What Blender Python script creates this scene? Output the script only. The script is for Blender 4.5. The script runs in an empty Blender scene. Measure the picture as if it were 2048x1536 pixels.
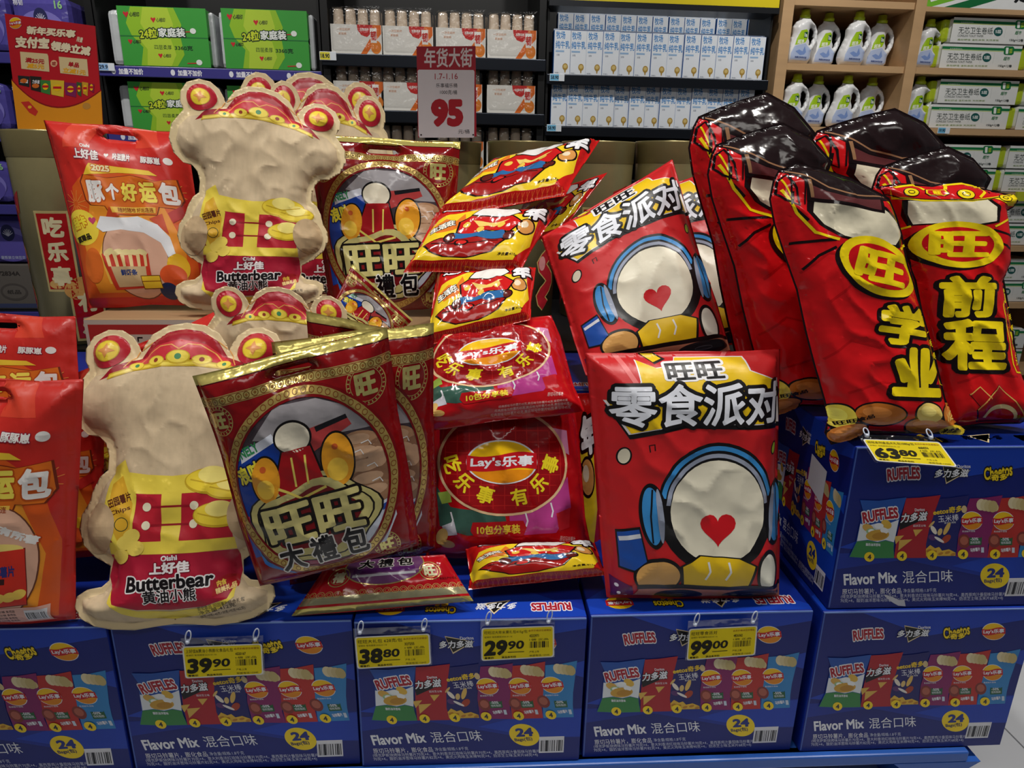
import bpy, bmesh, math, random
import numpy as np
from mathutils import Vector, Matrix, noise
from mathutils.geometry import tessellate_polygon, delaunay_2d_cdt

scene = bpy.context.scene
COL = scene.collection
random.seed(7)
# ------------------------------------------------------------------ camera
FPX = 1380.0
CAM_H = 1.31
_d = np.array([-79., 4432., FPX]); _d /= np.linalg.norm(_d)
_x = np.array([16576., -134., FPX]); _x -= _d * _x.dot(_d); _x /= np.linalg.norm(_x)
_y = np.cross(-_d, _x)
RC = np.stack([_x, _y, -_d])                       # camera (x right, y down, z ahead) -> world
cam_data = bpy.data.cameras.new('camera')
cam_data.sensor_fit = 'HORIZONTAL'; cam_data.sensor_width = 36.0
cam_data.lens = 36.0 * FPX / 2048.0
cam_data.clip_start = 0.02
cam = bpy.data.objects.new('camera', cam_data); COL.objects.link(cam)
_m = RC @ np.diag([1., -1., -1.])
cam.matrix_world = Matrix(((*_m[0], 0), (*_m[1], 0), (*_m[2], CAM_H), (0, 0, 0, 1)))
scene.camera = cam

# ------------------------------------------------------------------ world, lights, exposure
scene.view_settings.view_transform = 'Standard'
scene.view_settings.look = 'None'
scene.view_settings.gamma = 1.0
scene.view_settings.exposure = 0.0
w = bpy.data.worlds.new('world'); scene.world = w; w.use_nodes = True
w.node_tree.nodes['Background'].inputs[0].default_value = (0.55, 0.57, 0.6, 1)
w.node_tree.nodes['Background'].inputs[1].default_value = 0.09

def area(name, loc, aim, sx, sy, power, col=(1, .95, .88), spread=180):
    l = bpy.data.lights.new(name, 'AREA'); l.shape = 'RECTANGLE'; l.size = sx; l.size_y = sy
    l.energy = power; l.color = col; l.spread = math.radians(spread)
    o = bpy.data.objects.new(name, l); COL.objects.link(o); o.location = loc
    o.rotation_euler = (Vector(aim) - Vector(loc)).to_track_quat('-Z', 'Y').to_euler()
    return o

def spot(name, loc, aim, power, angle, blend=.5, size=.04, col=(1, .95, .88)):
    l = bpy.data.lights.new(name, 'SPOT'); l.energy = power; l.color = col
    l.spot_size = math.radians(angle); l.spot_blend = blend; l.shadow_soft_size = size
    o = bpy.data.objects.new(name, l); COL.objects.link(o); o.location = loc
    o.rotation_euler = (Vector(aim) - Vector(loc)).to_track_quat('-Z', 'Y').to_euler()
    return o

# ceiling track spots over the display and in front of the wall shelves
WARM = (1, .96, .9)
for _x0, _aim, _p in ((-1.25, -.8, 70), (-.35, -.3, 52), (.5, .45, 62), (1.4, 1.0, 80)):
    spot('track_spot', (_x0, .98, 3.3), (_aim, 1.42, .8), _p * 1.2, 58, .6, .075, WARM)
spot('track_spot', (2.1, .9, 3.3), (1.75, 1.3, 0), 90, 50, .7, .05, WARM)
for _x0 in (-2.0, -.7, .7, 2.1):
    spot('shelf_spot', (_x0, 1.9, 3.5), (_x0 + .1, 3.4, 1.6), 84, 75, .7, .04, WARM)
area('ceiling_panel', (0, -.6, 3.3), (0, 1.2, .6), 3.2, .5, 20, WARM)

# ------------------------------------------------------------------ pixel of the photograph -> point of the place
def at(px, py, Y):
    v = RC @ np.array([px - 1024., py - 768., FPX]); t = Y / v[1]
    return Vector((v[0] * t, Y, CAM_H + v[2] * t))

def atz(px, py, z):
    v = RC @ np.array([px - 1024., py - 768., FPX]); t = (z - CAM_H) / v[2]
    return Vector((v[0] * t, v[1] * t, z))

# ------------------------------------------------------------------ materials
def s2l(c):
    return tuple(((v / 255.) / 12.92 if v / 255. <= .04045 else ((v / 255. + .055) / 1.055) ** 2.4) for v in c)

_MATS = {}
def M(rgb, kind='print', rough=None):
    key = (tuple(rgb), kind, rough)
    if key in _MATS: return _MATS[key]
    m = bpy.data.materials.new('%s_%02x%02x%02x' % ((kind,) + tuple(int(c) for c in rgb))); _MATS[key] = m
    m.use_nodes = True; nt = m.node_tree; N = nt.nodes; Lk = nt.links
    b = N['Principled BSDF']
    c = s2l(rgb)
    R, spec, metal, bump, bscale, var, vscale = {
        'print': (.45, .4, 0, 0, 0, .04, 30), 'paper': (.7, .25, 0, .03, 200, .06, 20), 'card': (.42, .4, 0, .02, 120, .05, 12),
        'film': (.15, .55, 0, .34, 20, .05, 15), 'foil': (.2, .5, .55, .4, 25, .08, 15), 'matt': (.36, .45, 0, .22, 16, .06, 14),
        'plastic': (.32, .5, 0, 0, 0, .03, 10), 'metal': (.35, .5, .8, 0, 0, .06, 8), 'wood': (.5, .35, 0, .04, 60, .16, 4),
        'fur': (.6, .25, 0, .2, 40, .16, 30), 'tile': (.3, .45, 0, 0, 0, .05, 6), 'black': (.45, .4, 0, 0, 0, .1, 6),
        'gold': (.3, .5, .5, .05, 90, .08, 40), 'cloth': (.8, .1, 0, .1, 150, .1, 30)}[kind]
    if rough is not None: R = rough
    b.inputs['Roughness'].default_value = R
    b.inputs['Specular IOR Level'].default_value = spec
    b.inputs['Metallic'].default_value = metal
    tc = N.new('ShaderNodeTexCoord')
    mp = N.new('ShaderNodeMapping'); Lk.new(tc.outputs['Object'], mp.inputs['Vector'])
    if kind == 'fur': mp.inputs['Scale'].default_value = (3.2, 3.2, .55)
    if kind == 'wood': mp.inputs['Scale'].default_value = (1, 6, 6)
    nz = N.new('ShaderNodeTexNoise'); nz.inputs['Scale'].default_value = vscale; nz.inputs['Detail'].default_value = 4
    Lk.new(mp.outputs[0], nz.inputs['Vector'])
    mx = N.new('ShaderNodeMix'); mx.data_type = 'RGBA'
    mx.inputs[6].default_value = (*[v * (1 - var) for v in c], 1)
    mx.inputs[7].default_value = (*[min(1, v * (1 + var)) for v in c], 1)
    Lk.new(nz.outputs['Fac'], mx.inputs[0]); Lk.new(mx.outputs[2], b.inputs['Base Color'])
    if bump:
        n2 = N.new('ShaderNodeTexNoise'); n2.inputs['Scale'].default_value = bscale
        n2.inputs['Detail'].default_value = 2.5; Lk.new(tc.outputs['Object'], n2.inputs['Vector'])
        bp = N.new('ShaderNodeBump'); bp.inputs['Strength'].default_value = bump; bp.inputs['Distance'].default_value = .012 if kind in ('film', 'foil', 'matt') else .004
        Lk.new(n2.outputs['Fac'], bp.inputs['Height']); Lk.new(bp.outputs[0], b.inputs['Normal'])
    return m

def M_clear(name='clear_film', tint=(1, 1, 1), rough=.12, base=.05, edge=.5):
    if name in _MATS: return _MATS[name]
    m = bpy.data.materials.new(name); _MATS[name] = m; m.use_nodes = True
    nt = m.node_tree; N = nt.nodes; Lk = nt.links; N.remove(N['Principled BSDF'])
    tr = N.new('ShaderNodeBsdfTransparent'); tr.inputs[0].default_value = (*tint, 1)
    gl = N.new('ShaderNodeBsdfGlossy'); gl.inputs['Roughness'].default_value = rough
    lw = N.new('ShaderNodeLayerWeight'); lw.inputs[0].default_value = .35
    mr = N.new('ShaderNodeMapRange'); mr.inputs[3].default_value = base; mr.inputs[4].default_value = edge
    nz = N.new('ShaderNodeTexNoise'); nz.inputs['Scale'].default_value = 30
    bp = N.new('ShaderNodeBump'); bp.inputs['Strength'].default_value = .5; bp.inputs['Distance'].default_value = .02
    tc = N.new('ShaderNodeTexCoord'); Lk.new(tc.outputs['Object'], nz.inputs['Vector'])
    Lk.new(nz.outputs['Fac'], bp.inputs['Height']); Lk.new(bp.outputs[0], gl.inputs['Normal'])
    Lk.new(lw.outputs['Facing'], mr.inputs[0])
    mix = N.new('ShaderNodeMixShader'); Lk.new(mr.outputs[0], mix.inputs[0])
    Lk.new(tr.outputs[0], mix.inputs[1]); Lk.new(gl.outputs[0], mix.inputs[2])
    Lk.new(mix.outputs[0], N['Material Output'].inputs[0])
    return m

# ------------------------------------------------------------------ objects
def thing(name, label, cat, loc=(0, 0, 0), group=None, kind=None):
    o = bpy.data.objects.new(name, None); COL.objects.link(o); o.location = loc
    o.empty_display_size = .02
    tag(o, label, cat, group, kind); return o

def tag(o, label=None, cat=None, group=None, kind=None):
    if label: o['label'] = label
    if cat: o['category'] = cat
    if group: o['group'] = group
    if kind: o['kind'] = kind
    return o

def link_mesh(name, me, parent=None, loc=None, label=None):
    o = bpy.data.objects.new(name, me); COL.objects.link(o)
    if parent is not None: o.parent = parent
    if loc is not None: o.location = loc
    if label: o['label'] = label
    return o

def copy_tree(o, parent=None, loc=None, rz=None):
    c = o.copy(); COL.objects.link(c)
    if parent is not None: c.parent = parent
    if loc is not None: c.location = loc
    if rz is not None: c.rotation_euler = (0, 0, rz)
    for ch in list(o.children): copy_tree(ch, c)
    return c

class MB:
    """collects shapes into ONE mesh"""
    def __init__(s): s.v = []; s.f = []; s.mi = []; s.mats = []; s.sm = []
    def m(s, mat):
        if mat not in s.mats: s.mats.append(mat)
        return s.mats.index(mat)
    def add(s, vs, fs, mat, smooth=False):
        n = len(s.v); s.v.extend(tuple(p) for p in vs); k = s.m(mat)
        for f in fs: s.f.append(tuple(i + n for i in f)); s.mi.append(k); s.sm.append(smooth)
        return s
    def box(s, x0, x1, y0, y1, z0, z1, mat, bev=0):
        if bev:
            bm = bmesh.new(); bmesh.ops.create_cube(bm, size=1)
            for v in bm.verts: v.co = ((x0 + x1) / 2 + v.co.x * (x1 - x0), (y0 + y1) / 2 + v.co.y * (y1 - y0), (z0 + z1) / 2 + v.co.z * (z1 - z0))
            bmesh.ops.bevel(bm, geom=list(bm.edges), offset=bev, segments=2, affect='EDGES', profile=.5)
            bm.verts.index_update()
            s.add([v.co for v in bm.verts], [[v.index for v in f.verts] for f in bm.faces], mat); bm.free(); return s
        vs = [(x, y, z) for x in (x0, x1) for y in (y0, y1) for z in (z0, z1)]
        return s.add(vs, [(0, 1, 3, 2), (4, 6, 7, 5), (0, 4, 5, 1), (2, 3, 7, 6), (0, 2, 6, 4), (1, 5, 7, 3)], mat)
    def lathe(s, prof, c, n, mat, smooth=True, cap=True, sx=1, sy=1):
        vs = [(c[0] + sx * r * math.cos(2 * math.pi * k / n), c[1] + sy * r * math.sin(2 * math.pi * k / n), c[2] + z) for r, z in prof for k in range(n)]
        fs = [(i * n + k, i * n + (k + 1) % n, (i + 1) * n + (k + 1) % n, (i + 1) * n + k) for i in range(len(prof) - 1) for k in range(n)]
        s.add(vs, fs, mat, smooth)
        if cap:
            s.add(vs[:n][::-1], [tuple(range(n))], mat); s.add(vs[-n:], [tuple(range(n))], mat)
        return s
    def tube(s, pts, r, mat, n=8):
        pts = [Vector(p) for p in pts]; vs = []; fs = []
        for i, p in enumerate(pts):
            t = (pts[min(i + 1, len(pts) - 1)] - pts[max(i - 1, 0)]).normalized()
            a = t.orthogonal().normalized() if i == 0 else (a - t * a.dot(t)).normalized()
            b = t.cross(a)
            vs += [p + a * r * math.cos(2 * math.pi * k / n) + b * r * math.sin(2 * math.pi * k / n) for k in range(n)]
        for i in range(len(pts) - 1):
            fs += [(i * n + k, i * n + (k + 1) % n, (i + 1) * n + (k + 1) % n, (i + 1) * n + k) for k in range(n)]
        fs += [tuple(range(n))[::-1], tuple(range(len(vs) - n, len(vs)))]
        return s.add(vs, fs, mat, True)
    def prism(s, poly, y0, y1, mat):
        """outline in x,z pushed through from y0 to y1"""
        n = len(poly); vs = [(x, y0, z) for x, z in poly] + [(x, y1, z) for x, z in poly]
        tri = tessellate_polygon([[Vector((x, z, 0)) for x, z in poly]])
        fs = [tuple(t) for t in tri] + [tuple(i + n for i in t[::-1]) for t in tri] + [(i, (i + 1) % n, n + (i + 1) % n, n + i) for i in range(n)]
        return s.add(vs, fs, mat)
    def mesh(s, name, fix=True):
        me = bpy.data.meshes.new(name); me.from_pydata(s.v, [], s.f)
        for mt in s.mats: me.materials.append(mt)
        me.polygons.foreach_set('material_index', s.mi); me.polygons.foreach_set('use_smooth', s.sm)
        if fix:
            bm = bmesh.new(); bm.from_mesh(me); bmesh.ops.remove_doubles(bm, verts=bm.verts, dist=1e-6)
            bmesh.ops.recalc_face_normals(bm, faces=bm.faces); bm.to_mesh(me); bm.free()
        me.update(); return me
    def build(s, name, parent=None, loc=None, label=None):
        return link_mesh(name, s.mesh(name), parent, loc, label)

# ------------------------------------------------------------------ flat artwork: lettering and printed shapes
_TX = {}
def text2d(body, off=0.):
    key = (body, off)
    if key in _TX: return _TX[key]
    c = bpy.data.curves.new('t', 'FONT'); c.body = body; c.offset = off; c.resolution_u = 3
    o = bpy.data.objects.new('t', c); COL.objects.link(o)
    dg = bpy.context.evaluated_depsgraph_get(); dg.update()
    me = bpy.data.meshes.new_from_object(o.evaluated_get(dg), depsgraph=dg)
    v = np.array([(q.co.x, q.co.y) for q in me.vertices]).reshape(-1, 2); f = [tuple(p.vertices) for p in me.polygons]
    bpy.data.objects.remove(o); bpy.data.curves.remove(c); bpy.data.meshes.remove(me)
    _TX[key] = (v, f); return v, f

def _ccw(P):
    ar = sum(P[i][0] * P[(i + 1) % len(P)][1] - P[(i + 1) % len(P)][0] * P[i][1] for i in range(len(P)))
    return None if abs(ar) < 1e-7 else (P if ar > 0 else P[::-1])

def _edges(f):
    cnt = {}
    for t in f:
        for a, b in zip(t, t[1:] + t[:1]): cnt[(a, b)] = 1
    return [(a, b) for a, b in cnt if (b, a) not in cnt]

def _rdp(L, eps):
    """fewer points along an open run"""
    if len(L) < 3: return L
    p, q = L[0], L[-1]; d = q - p; n = np.hypot(*d); M_ = np.array(L)
    h = np.abs((M_[:, 0] - p[0]) * d[1] - (M_[:, 1] - p[1]) * d[0]) / n if n > 1e-9 else np.hypot(*(M_ - p).T)
    k = int(h.argmax())
    return [p, q] if h[k] < eps else _rdp(L[:k + 1], eps)[:-1] + _rdp(L[k:], eps)

_ST = {}
def stroke(body, off, wd):
    """lettering grown outward by wd (em): (points, faces) of every other character, and of those between"""
    key = (body, off, round(wd, 4))
    if key in _ST: return _ST[key]
    v, f = text2d(body, off)
    f = sorted(f, key=lambda t: min(v[i][0] for i in t)); groups = []; hi = -1e9
    for t in f:
        lo = min(v[i][0] for i in t)
        if lo > hi - .004: groups.append([])
        groups[-1].append(t); hi = max(hi, max(v[i][0] for i in t))
    out = [[np.zeros((0, 2)), []], [np.zeros((0, 2)), []]]
    for k, g in enumerate(groups):
        W, fs = _stroke1(v, g, wd); o = out[k % 2]; n = len(o[0])
        o[0] = np.vstack([o[0], W.reshape(-1, 2)]); o[1] += [tuple(i + n for i in t) for t in fs]
    out = [o for o in out if len(o[1])]
    _ST[key] = out; return out

def _stroke1(v, f, wd):
    V = []; Fc = []
    def add(pts):
        n = len(V); V.extend(Vector(p) for p in pts); Fc.append(list(range(n, n + len(pts))))
    base = [c for c in (_ccw([v[i] for i in t]) for t in f) if c]
    if not base: return np.zeros((0, 2)), []
    for c in base: add(c)
    f2 = [t if (v[t[1]][0] - v[t[0]][0]) * (v[t[2]][1] - v[t[0]][1]) - (v[t[2]][0] - v[t[0]][0]) * (v[t[1]][1] - v[t[0]][1]) > 0 else t[::-1] for t in f]
    be = [(v[a], v[b]) for a, b in _edges(f2) if np.hypot(*(v[b] - v[a])) > 1e-9]
    for p, q in be:
        d = q - p; n = np.array([-d[1], d[0]]) / np.hypot(*d) * wd
        add([p - n, q - n, q + n, p + n])
        add([(p[0] + wd * math.cos(k * math.pi / 4 + .2), p[1] + wd * math.sin(k * math.pi / 4 + .2)) for k in range(8)])
    S0 = np.array([e[0] for e in be]); S1 = np.array([e[1] for e in be]); D = S1 - S0; DL = (D ** 2).sum(1)
    TB = np.array([c[:3] for c in base])
    ex0 = np.minimum(S0[:, 0], S1[:, 0]) - wd; ex1 = np.maximum(S0[:, 0], S1[:, 0]) + wd; tx0 = TB[:, :, 0].min(1); tx1 = TB[:, :, 0].max(1)
    def inside(C):
        C = np.array(C).reshape(-1, 2); r = np.zeros(len(C), bool); od = np.argsort(C[:, 0])
        for i in range(0, len(C), 400):
            ix = od[i:i + 400]; c = C[ix]; x0, x1 = c[0, 0], c[-1, 0]
            e = (ex0 <= x1) & (ex1 >= x0); T_ = TB[(tx0 <= x1) & (tx1 >= x0)]; ok_ = np.zeros(len(c), bool)
            if e.any():
                w_ = c[:, None] - S0[e][None]; t = np.clip((w_ * D[e]).sum(2) / DL[e], 0, 1)
                ok_ |= np.hypot(*np.moveaxis(w_ - t[..., None] * D[e], 2, 0)).min(1) <= wd * .985
            if len(T_):
                cr = lambda a, b: (b[None, :, 0] - a[None, :, 0]) * (c[:, None, 1] - a[None, :, 1]) - (b[None, :, 1] - a[None, :, 1]) * (c[:, None, 0] - a[None, :, 0])
                ok_ |= ((cr(T_[:, 0], T_[:, 1]) >= 0) & (cr(T_[:, 1], T_[:, 2]) >= 0) & (cr(T_[:, 2], T_[:, 0]) >= 0)).any(1)
            r[ix] = ok_
        return r
    vs, es, fs, ov, oe, of = delaunay_2d_cdt(V, [], Fc, 0, 1e-5, False)
    W = np.array([(p.x, p.y) for p in vs]); fs = [tuple(t) for t in fs]
    ok = inside([(W[t[0]] + W[t[1]] + W[t[2]]) / 3 for t in fs])
    nx = {}
    for a, b in _edges([t for t, o in zip(fs, ok) if o]): nx.setdefault(a, []).append(b)
    V2 = []; E2 = []; eps = min(.006, wd * .12)
    while nx:
        a = next(iter(nx)); lp = [a]; c = a
        while c in nx:
            n_ = nx[c].pop()
            if not nx[c]: del nx[c]
            if n_ == a: break
            lp.append(n_); c = n_
        if len(lp) < 3: continue
        P = [W[i] for i in lp]; h = len(P) // 2
        P = _rdp(P[:h + 1], eps)[:-1] + _rdp(P[h:] + P[:1], eps)[:-1]
        if len(P) < 3: continue
        n = len(V2); V2 += [Vector(p) for p in P]; E2 += [(n + i, n + (i + 1) % len(P)) for i in range(len(P))]
    vs, es, fs, ov, oe, of = delaunay_2d_cdt(V2, E2, [], 0, 1e-6, False)
    W = np.array([(p.x, p.y) for p in vs]); fs = [tuple(t) for t in fs]
    fs = [t for t, o in zip(fs, inside([(W[t[0]] + W[t[1]] + W[t[2]]) / 3 for t in fs])) if o]
    return W, fs

def homog(src, dst):
    A = []; B = []
    for (x, y), (u, v) in zip(src, dst):
        A.append([x, y, 1, 0, 0, 0, -u * x, -u * y]); B.append(u)
        A.append([0, 0, 0, x, y, 1, -v * x, -v * y]); B.append(v)
    h = np.linalg.solve(np.array(A, float), np.array(B, float))
    return np.append(h, 1).reshape(3, 3)

UNDER = {'medallion_lettering': ('medallion',), 'badge_lettering': ('round_badge',), 'title_lettering': ('title_panel', 'title_plaque'), 'bubble_lettering': ('bubble_print',), 'slogan_lettering': ('emblem', 'slogan_frame'),
    'hat_trim': ('hat_print',), 'hat_badge': ('hat_print',), 'button_print': ('jacket_print',), 'ingot_print': ('jacket_print',), 'window_border': ('window',), 'inner_pack_print': ('window',), 'cap_band': ('cap_board',), 'banner_lettering': ('banner_print',),
    'back_lettering': ('back_panel',), 'brand_lettering': ('plaque',), 'headphone_print': ('emblem',), 'round_logo': ('emblem', 'board_print'), 'price_lettering': ('card', 'sign_print'), 'barcode': ('card', 'back_panel'), 'count_badge': ('pictured_bag',), 'name_lettering': ('skirt_print',),
    'pictured_bag': ('board_print',), 'coupon_print': ('board_print',), 'header_lettering': ('header_sign',), 'gold_seal': ('front_print',), 'logo': ('wrapper_print',), 'lettering': ('front_print', 'sleeve_print', 'label_print', 'wrapper_print', 'card', 'sign_print', 'board_print')}

class Art:
    """printed artwork in centimetres (x right, y up) on a face W x H; shapes may be given in the photograph's frame through the face's four corners"""
    def __init__(s, W, H, quad=None, kind='print'):
        s.W, s.H, s.kind = W, H, kind; s.parts = {}; s.cnt = {}
        s.h = homog(quad, [(0, 0), (W, 0), (W, H), (0, H)]) if quad else None
        s.off = None
    def tile(s, ox, oy, k=2048 / 520.): s.off = (ox, oy, k); return s
    def raw(s): s.off = None; return s
    def px(s): s.off = (0, 0, 1.); return s
    def p(s, q):
        if s.off is None: return np.array(q, float)
        x = s.off[0] + q[0] / s.off[2]; y = s.off[1] + q[1] / s.off[2]
        r = s.h @ np.array([x, y, 1.]); return r[:2] / r[2]
    def _add(s, part, col, L, v, f, kind=None):
        mat = col if not isinstance(col, tuple) else M(col, kind or s.kind)
        n = s.cnt.get(L, 0); s.cnt[L] = n + 1; L += .0012 * min(n, 200)
        s.parts.setdefault(part, []).append((np.array([p[:2] for p in v]).reshape(-1, 2), [tuple(t) for t in f], 0.02 + .03 * L, mat))
    def P(s, part, col, L, pts, holes=(), kind=None):
        loops = [[Vector((*s.p(q), 0)) for q in pts]] + [[Vector((*s.p(q), 0)) for q in h] for h in holes]
        tri = tessellate_polygon(loops); s._add(part, col, L, [p for l in loops for p in l], tri, kind); return s
    def box(s, part, col, L, x0, y0, x1, y1, kind=None): return s.P(part, col, L, [(x0, y0), (x1, y0), (x1, y1), (x0, y1)], kind=kind)
    def ell(s, cx, cy, rx, ry, n=36, rot=0, a0=0, a1=2 * math.pi):
        c, sn = math.cos(rot), math.sin(rot); m = n if a1 - a0 > 6.28 else n + 1; out = []
        for k in range(m):
            a = a0 + (a1 - a0) * k / n; x, y = rx * math.cos(a), ry * math.sin(a)
            out.append((cx + x * c - y * sn, cy + x * sn + y * c))
        return out
    def E(s, part, col, L, cx, cy, rx, ry, rot=0, n=36, kind=None): return s.P(part, col, L, s.ell(cx, cy, rx, ry, n, rot), kind=kind)
    def ring(s, part, col, L, cx, cy, rx, ry, wd, rot=0, n=40, kind=None):
        return s.P(part, col, L, s.ell(cx, cy, rx, ry, n, rot), [s.ell(cx, cy, rx - wd, ry - wd, n, rot)[::-1]], kind=kind)
    def arc(s, part, col, L, cx, cy, rx, ry, wd, a0, a1, rot=0, n=24):
        return s.P(part, col, L, s.ell(cx, cy, rx, ry, n, rot, a0, a1) + s.ell(cx, cy, rx - wd, ry - wd, n, rot, a0, a1)[::-1])
    def line(s, part, col, L, pts, wd, kind=None):
        pts = [np.array(q, float) for q in pts]; l = []; r = []
        for i, q in enumerate(pts):
            t = pts[min(i + 1, len(pts) - 1)] - pts[max(i - 1, 0)]; t /= max(1e-9, np.hypot(*t)); n = np.array([-t[1], t[0]]) * wd / 2
            l.append(q + n); r.append(q - n)
        for i in range(len(pts) - 1): s.P(part, col, L, [l[i], l[i + 1], r[i + 1], r[i]], kind=kind)
        return s
    def T(s, part, body, col, L, a, b, h, bold=.015, out=(), skew=0., kind=None, arch=0.):
        """lettering from the middle of its left edge a to the middle of its right edge b, h tall"""
        if isinstance(body, (list, tuple)): body = ''.join(body)
        fill = [text2d(body, 0.)] if bold < .016 else stroke(body, 0., bold)
        if not fill or not len(fill[0][0]): return s
        lo = np.min([o[0].min(0) for o in fill], 0); hi = np.max([o[0].max(0) for o in fill], 0)
        up = np.array([b[1] - a[1], -(b[0] - a[0])], float) if s.off is not None else np.array([-(b[1] - a[1]), b[0] - a[0]], float)
        up /= np.hypot(*up); mid = (np.array(a, float) + np.array(b, float)) / 2
        A, B = s.p(a), s.p(b); U = s.p(mid + up * h / 2) - s.p(mid - up * h / 2)
        def place(q):
            t = (q - lo) / (hi - lo)
            t0 = t[:, :1]; t1 = t[:, 1:] - .5 + arch * (1 - (2 * t0 - 1) ** 2)
            return A + (B - A) * (t0 + skew * t1 * np.hypot(*U) / max(1e-9, np.hypot(*(B - A)))) + U * t1
        for k, (oc, ow) in enumerate(out):
            for v2, f2 in stroke(body, 0., bold + ow): s._add(part, oc, L + k * .5, place(v2), f2, kind)
        for v2, f2 in fill: s._add(part, col, L + len(out) * .5, place(v2), f2, kind)
        return s
    def barcode(s, part, L, x0, y0, x1, y1, n=26, seed=1):
        """bars between two corners"""
        rr = random.Random(seed); s.box(part, (225, 225, 230), L, x0, y0, x1, y1); x = x0 + (x1 - x0) * .06; e = (x1 - x0) * .88 / n; d = y1 - y0
        for k in range(n):
            if rr.random() < .55: s.box(part, (25, 25, 35), L + 1, x, y0 + d * .1, x + e * rr.choice((.6, 1)), y0 + d * .78)
            x += e
        return s
    def bake(s, cell=None):
        """one flat triangle set for each part, cut along the grid so that it can follow a bulging face"""
        s.flat = {}
        for part, lst in s.parts.items():
            bm = bmesh.new(); mats = []
            for v, f, z, mat in lst:
                if mat not in mats: mats.append(mat)
                k = mats.index(mat); bv = [bm.verts.new((p[0], p[1], z)) for p in v]
                for t in f:
                    try: fc = bm.faces.new([bv[i] for i in t]); fc.material_index = k
                    except ValueError: pass
            if cell: grid_cut(bm, cell)
            for fc in bm.faces:
                if fc.normal.z < 0: fc.normal_flip()
            bm.verts.index_update()
            s.flat[part] = (np.array([v.co[:] for v in bm.verts]), [[v.index for v in fc.verts] for fc in bm.faces], [fc.material_index for fc in bm.faces], mats)
            bm.free()
        return s
    def emit(s, fn, parent, smooth=False, loc=None, names=None, labels={}):
        """fn maps (n,3) artwork cm -> (n,3) metres in the thing's own frame"""
        out = []
        for part, (v, f, mi, mats) in s.flat.items():
            me = bpy.data.meshes.new(part); q = fn(v); me.from_pydata(q.tolist(), [], f)
            for mt in mats: me.materials.append(mt)
            me.polygons.foreach_set('material_index', mi)
            if smooth: me.polygons.foreach_set('use_smooth', [True] * len(f))
            me.update(); out.append(link_mesh(part, me, parent, loc, labels.get(part)))
        by = {o.name.split('.')[0]: o for o in out}
        for k, o in by.items():                     # lettering and trim belong to the panel, badge or window they are printed on
            up = next((by[u] for u in UNDER.get(k, ()) if u in by and not UNDER.get(u) or u in by and not any(x in by for x in UNDER.get(u, ()))), None)
            if up is not None: o.parent = up
        return out

def grid_cut(bm, cell):
    """cut along x, y and falling diagonal grid lines, so that every piece lies within one flat triangle of a grid"""
    if not bm.verts: return
    for ax in (0, 1, 2):
        nx, ny = ((1, 0), (0, 1), (1, 1))[ax]
        def g(co): return co[0] * nx + co[1] * ny
        gs = [g(v.co) for v in bm.verts]
        todo = [(list(bm.faces), math.floor(min(gs) / cell) + 1, math.ceil(max(gs) / cell) - 1)]
        while todo:
            faces, k0, k1 = todo.pop()
            if k0 > k1 or not faces: continue
            k = (k0 + k1) // 2; c = k * cell; lo = []; hi = []; cross = []
            for f in faces:
                q = [g(v.co) - c for v in f.verts]; m0, m1 = min(q), max(q)
                if m0 < -1e-6 and m1 > 1e-6: cross.append(f)
                elif m1 <= 1e-6: lo.append(f)
                else: hi.append(f)
            if cross:
                vs = {v for f in cross for v in f.verts}; ee = {e for f in cross for e in f.edges}
                co = (c, 0, 0) if ax != 1 else (0, c, 0)
                r = bmesh.ops.bisect_plane(bm, geom=list(vs) + list(ee) + cross, dist=1e-6, plane_co=co, plane_no=(nx, ny, 0))
                for f in r['geom']:
                    if isinstance(f, bmesh.types.BMFace): (lo if g(f.calc_center_median()) < c else hi).append(f)
            todo += [(lo, k0, k - 1), (hi, k + 1, k1)]

def face_xz(x0, z0, y, sc=.01):
    """artwork on an upright face looking towards -y"""
    return lambda v: np.stack([x0 + v[:, 0] * sc, y - v[:, 2] * sc, z0 + v[:, 1] * sc], 1)

# ------------------------------------------------------------------ soft bags
def dist_to_loops(P, loops):
    d = np.full(len(P), 1e9)
    for lp in loops:
        a = np.array(lp, float); b = np.roll(a, -1, 0)
        for p, q in zip(a, b):
            e = q - p; L2 = e.dot(e)
            if L2 < 1e-12: continue
            t = np.clip(((P - p) @ e) / L2, 0, 1); d = np.minimum(d, np.hypot(*(P - p - t[:, None] * e).T))
    return d

def in_loop(P, lp):
    a = np.array(lp, float); b = np.roll(a, -1, 0); r = np.zeros(len(P), bool)
    for p, q in zip(a, b):
        c = (p[1] > P[:, 1]) != (q[1] > P[:, 1])
        if c.any():
            x = (q[0] - p[0]) * (P[:, 1] - p[1]) / ((q[1] - p[1]) or 1e-12) + p[0]; r ^= c & (P[:, 0] < x)
    return r

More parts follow.
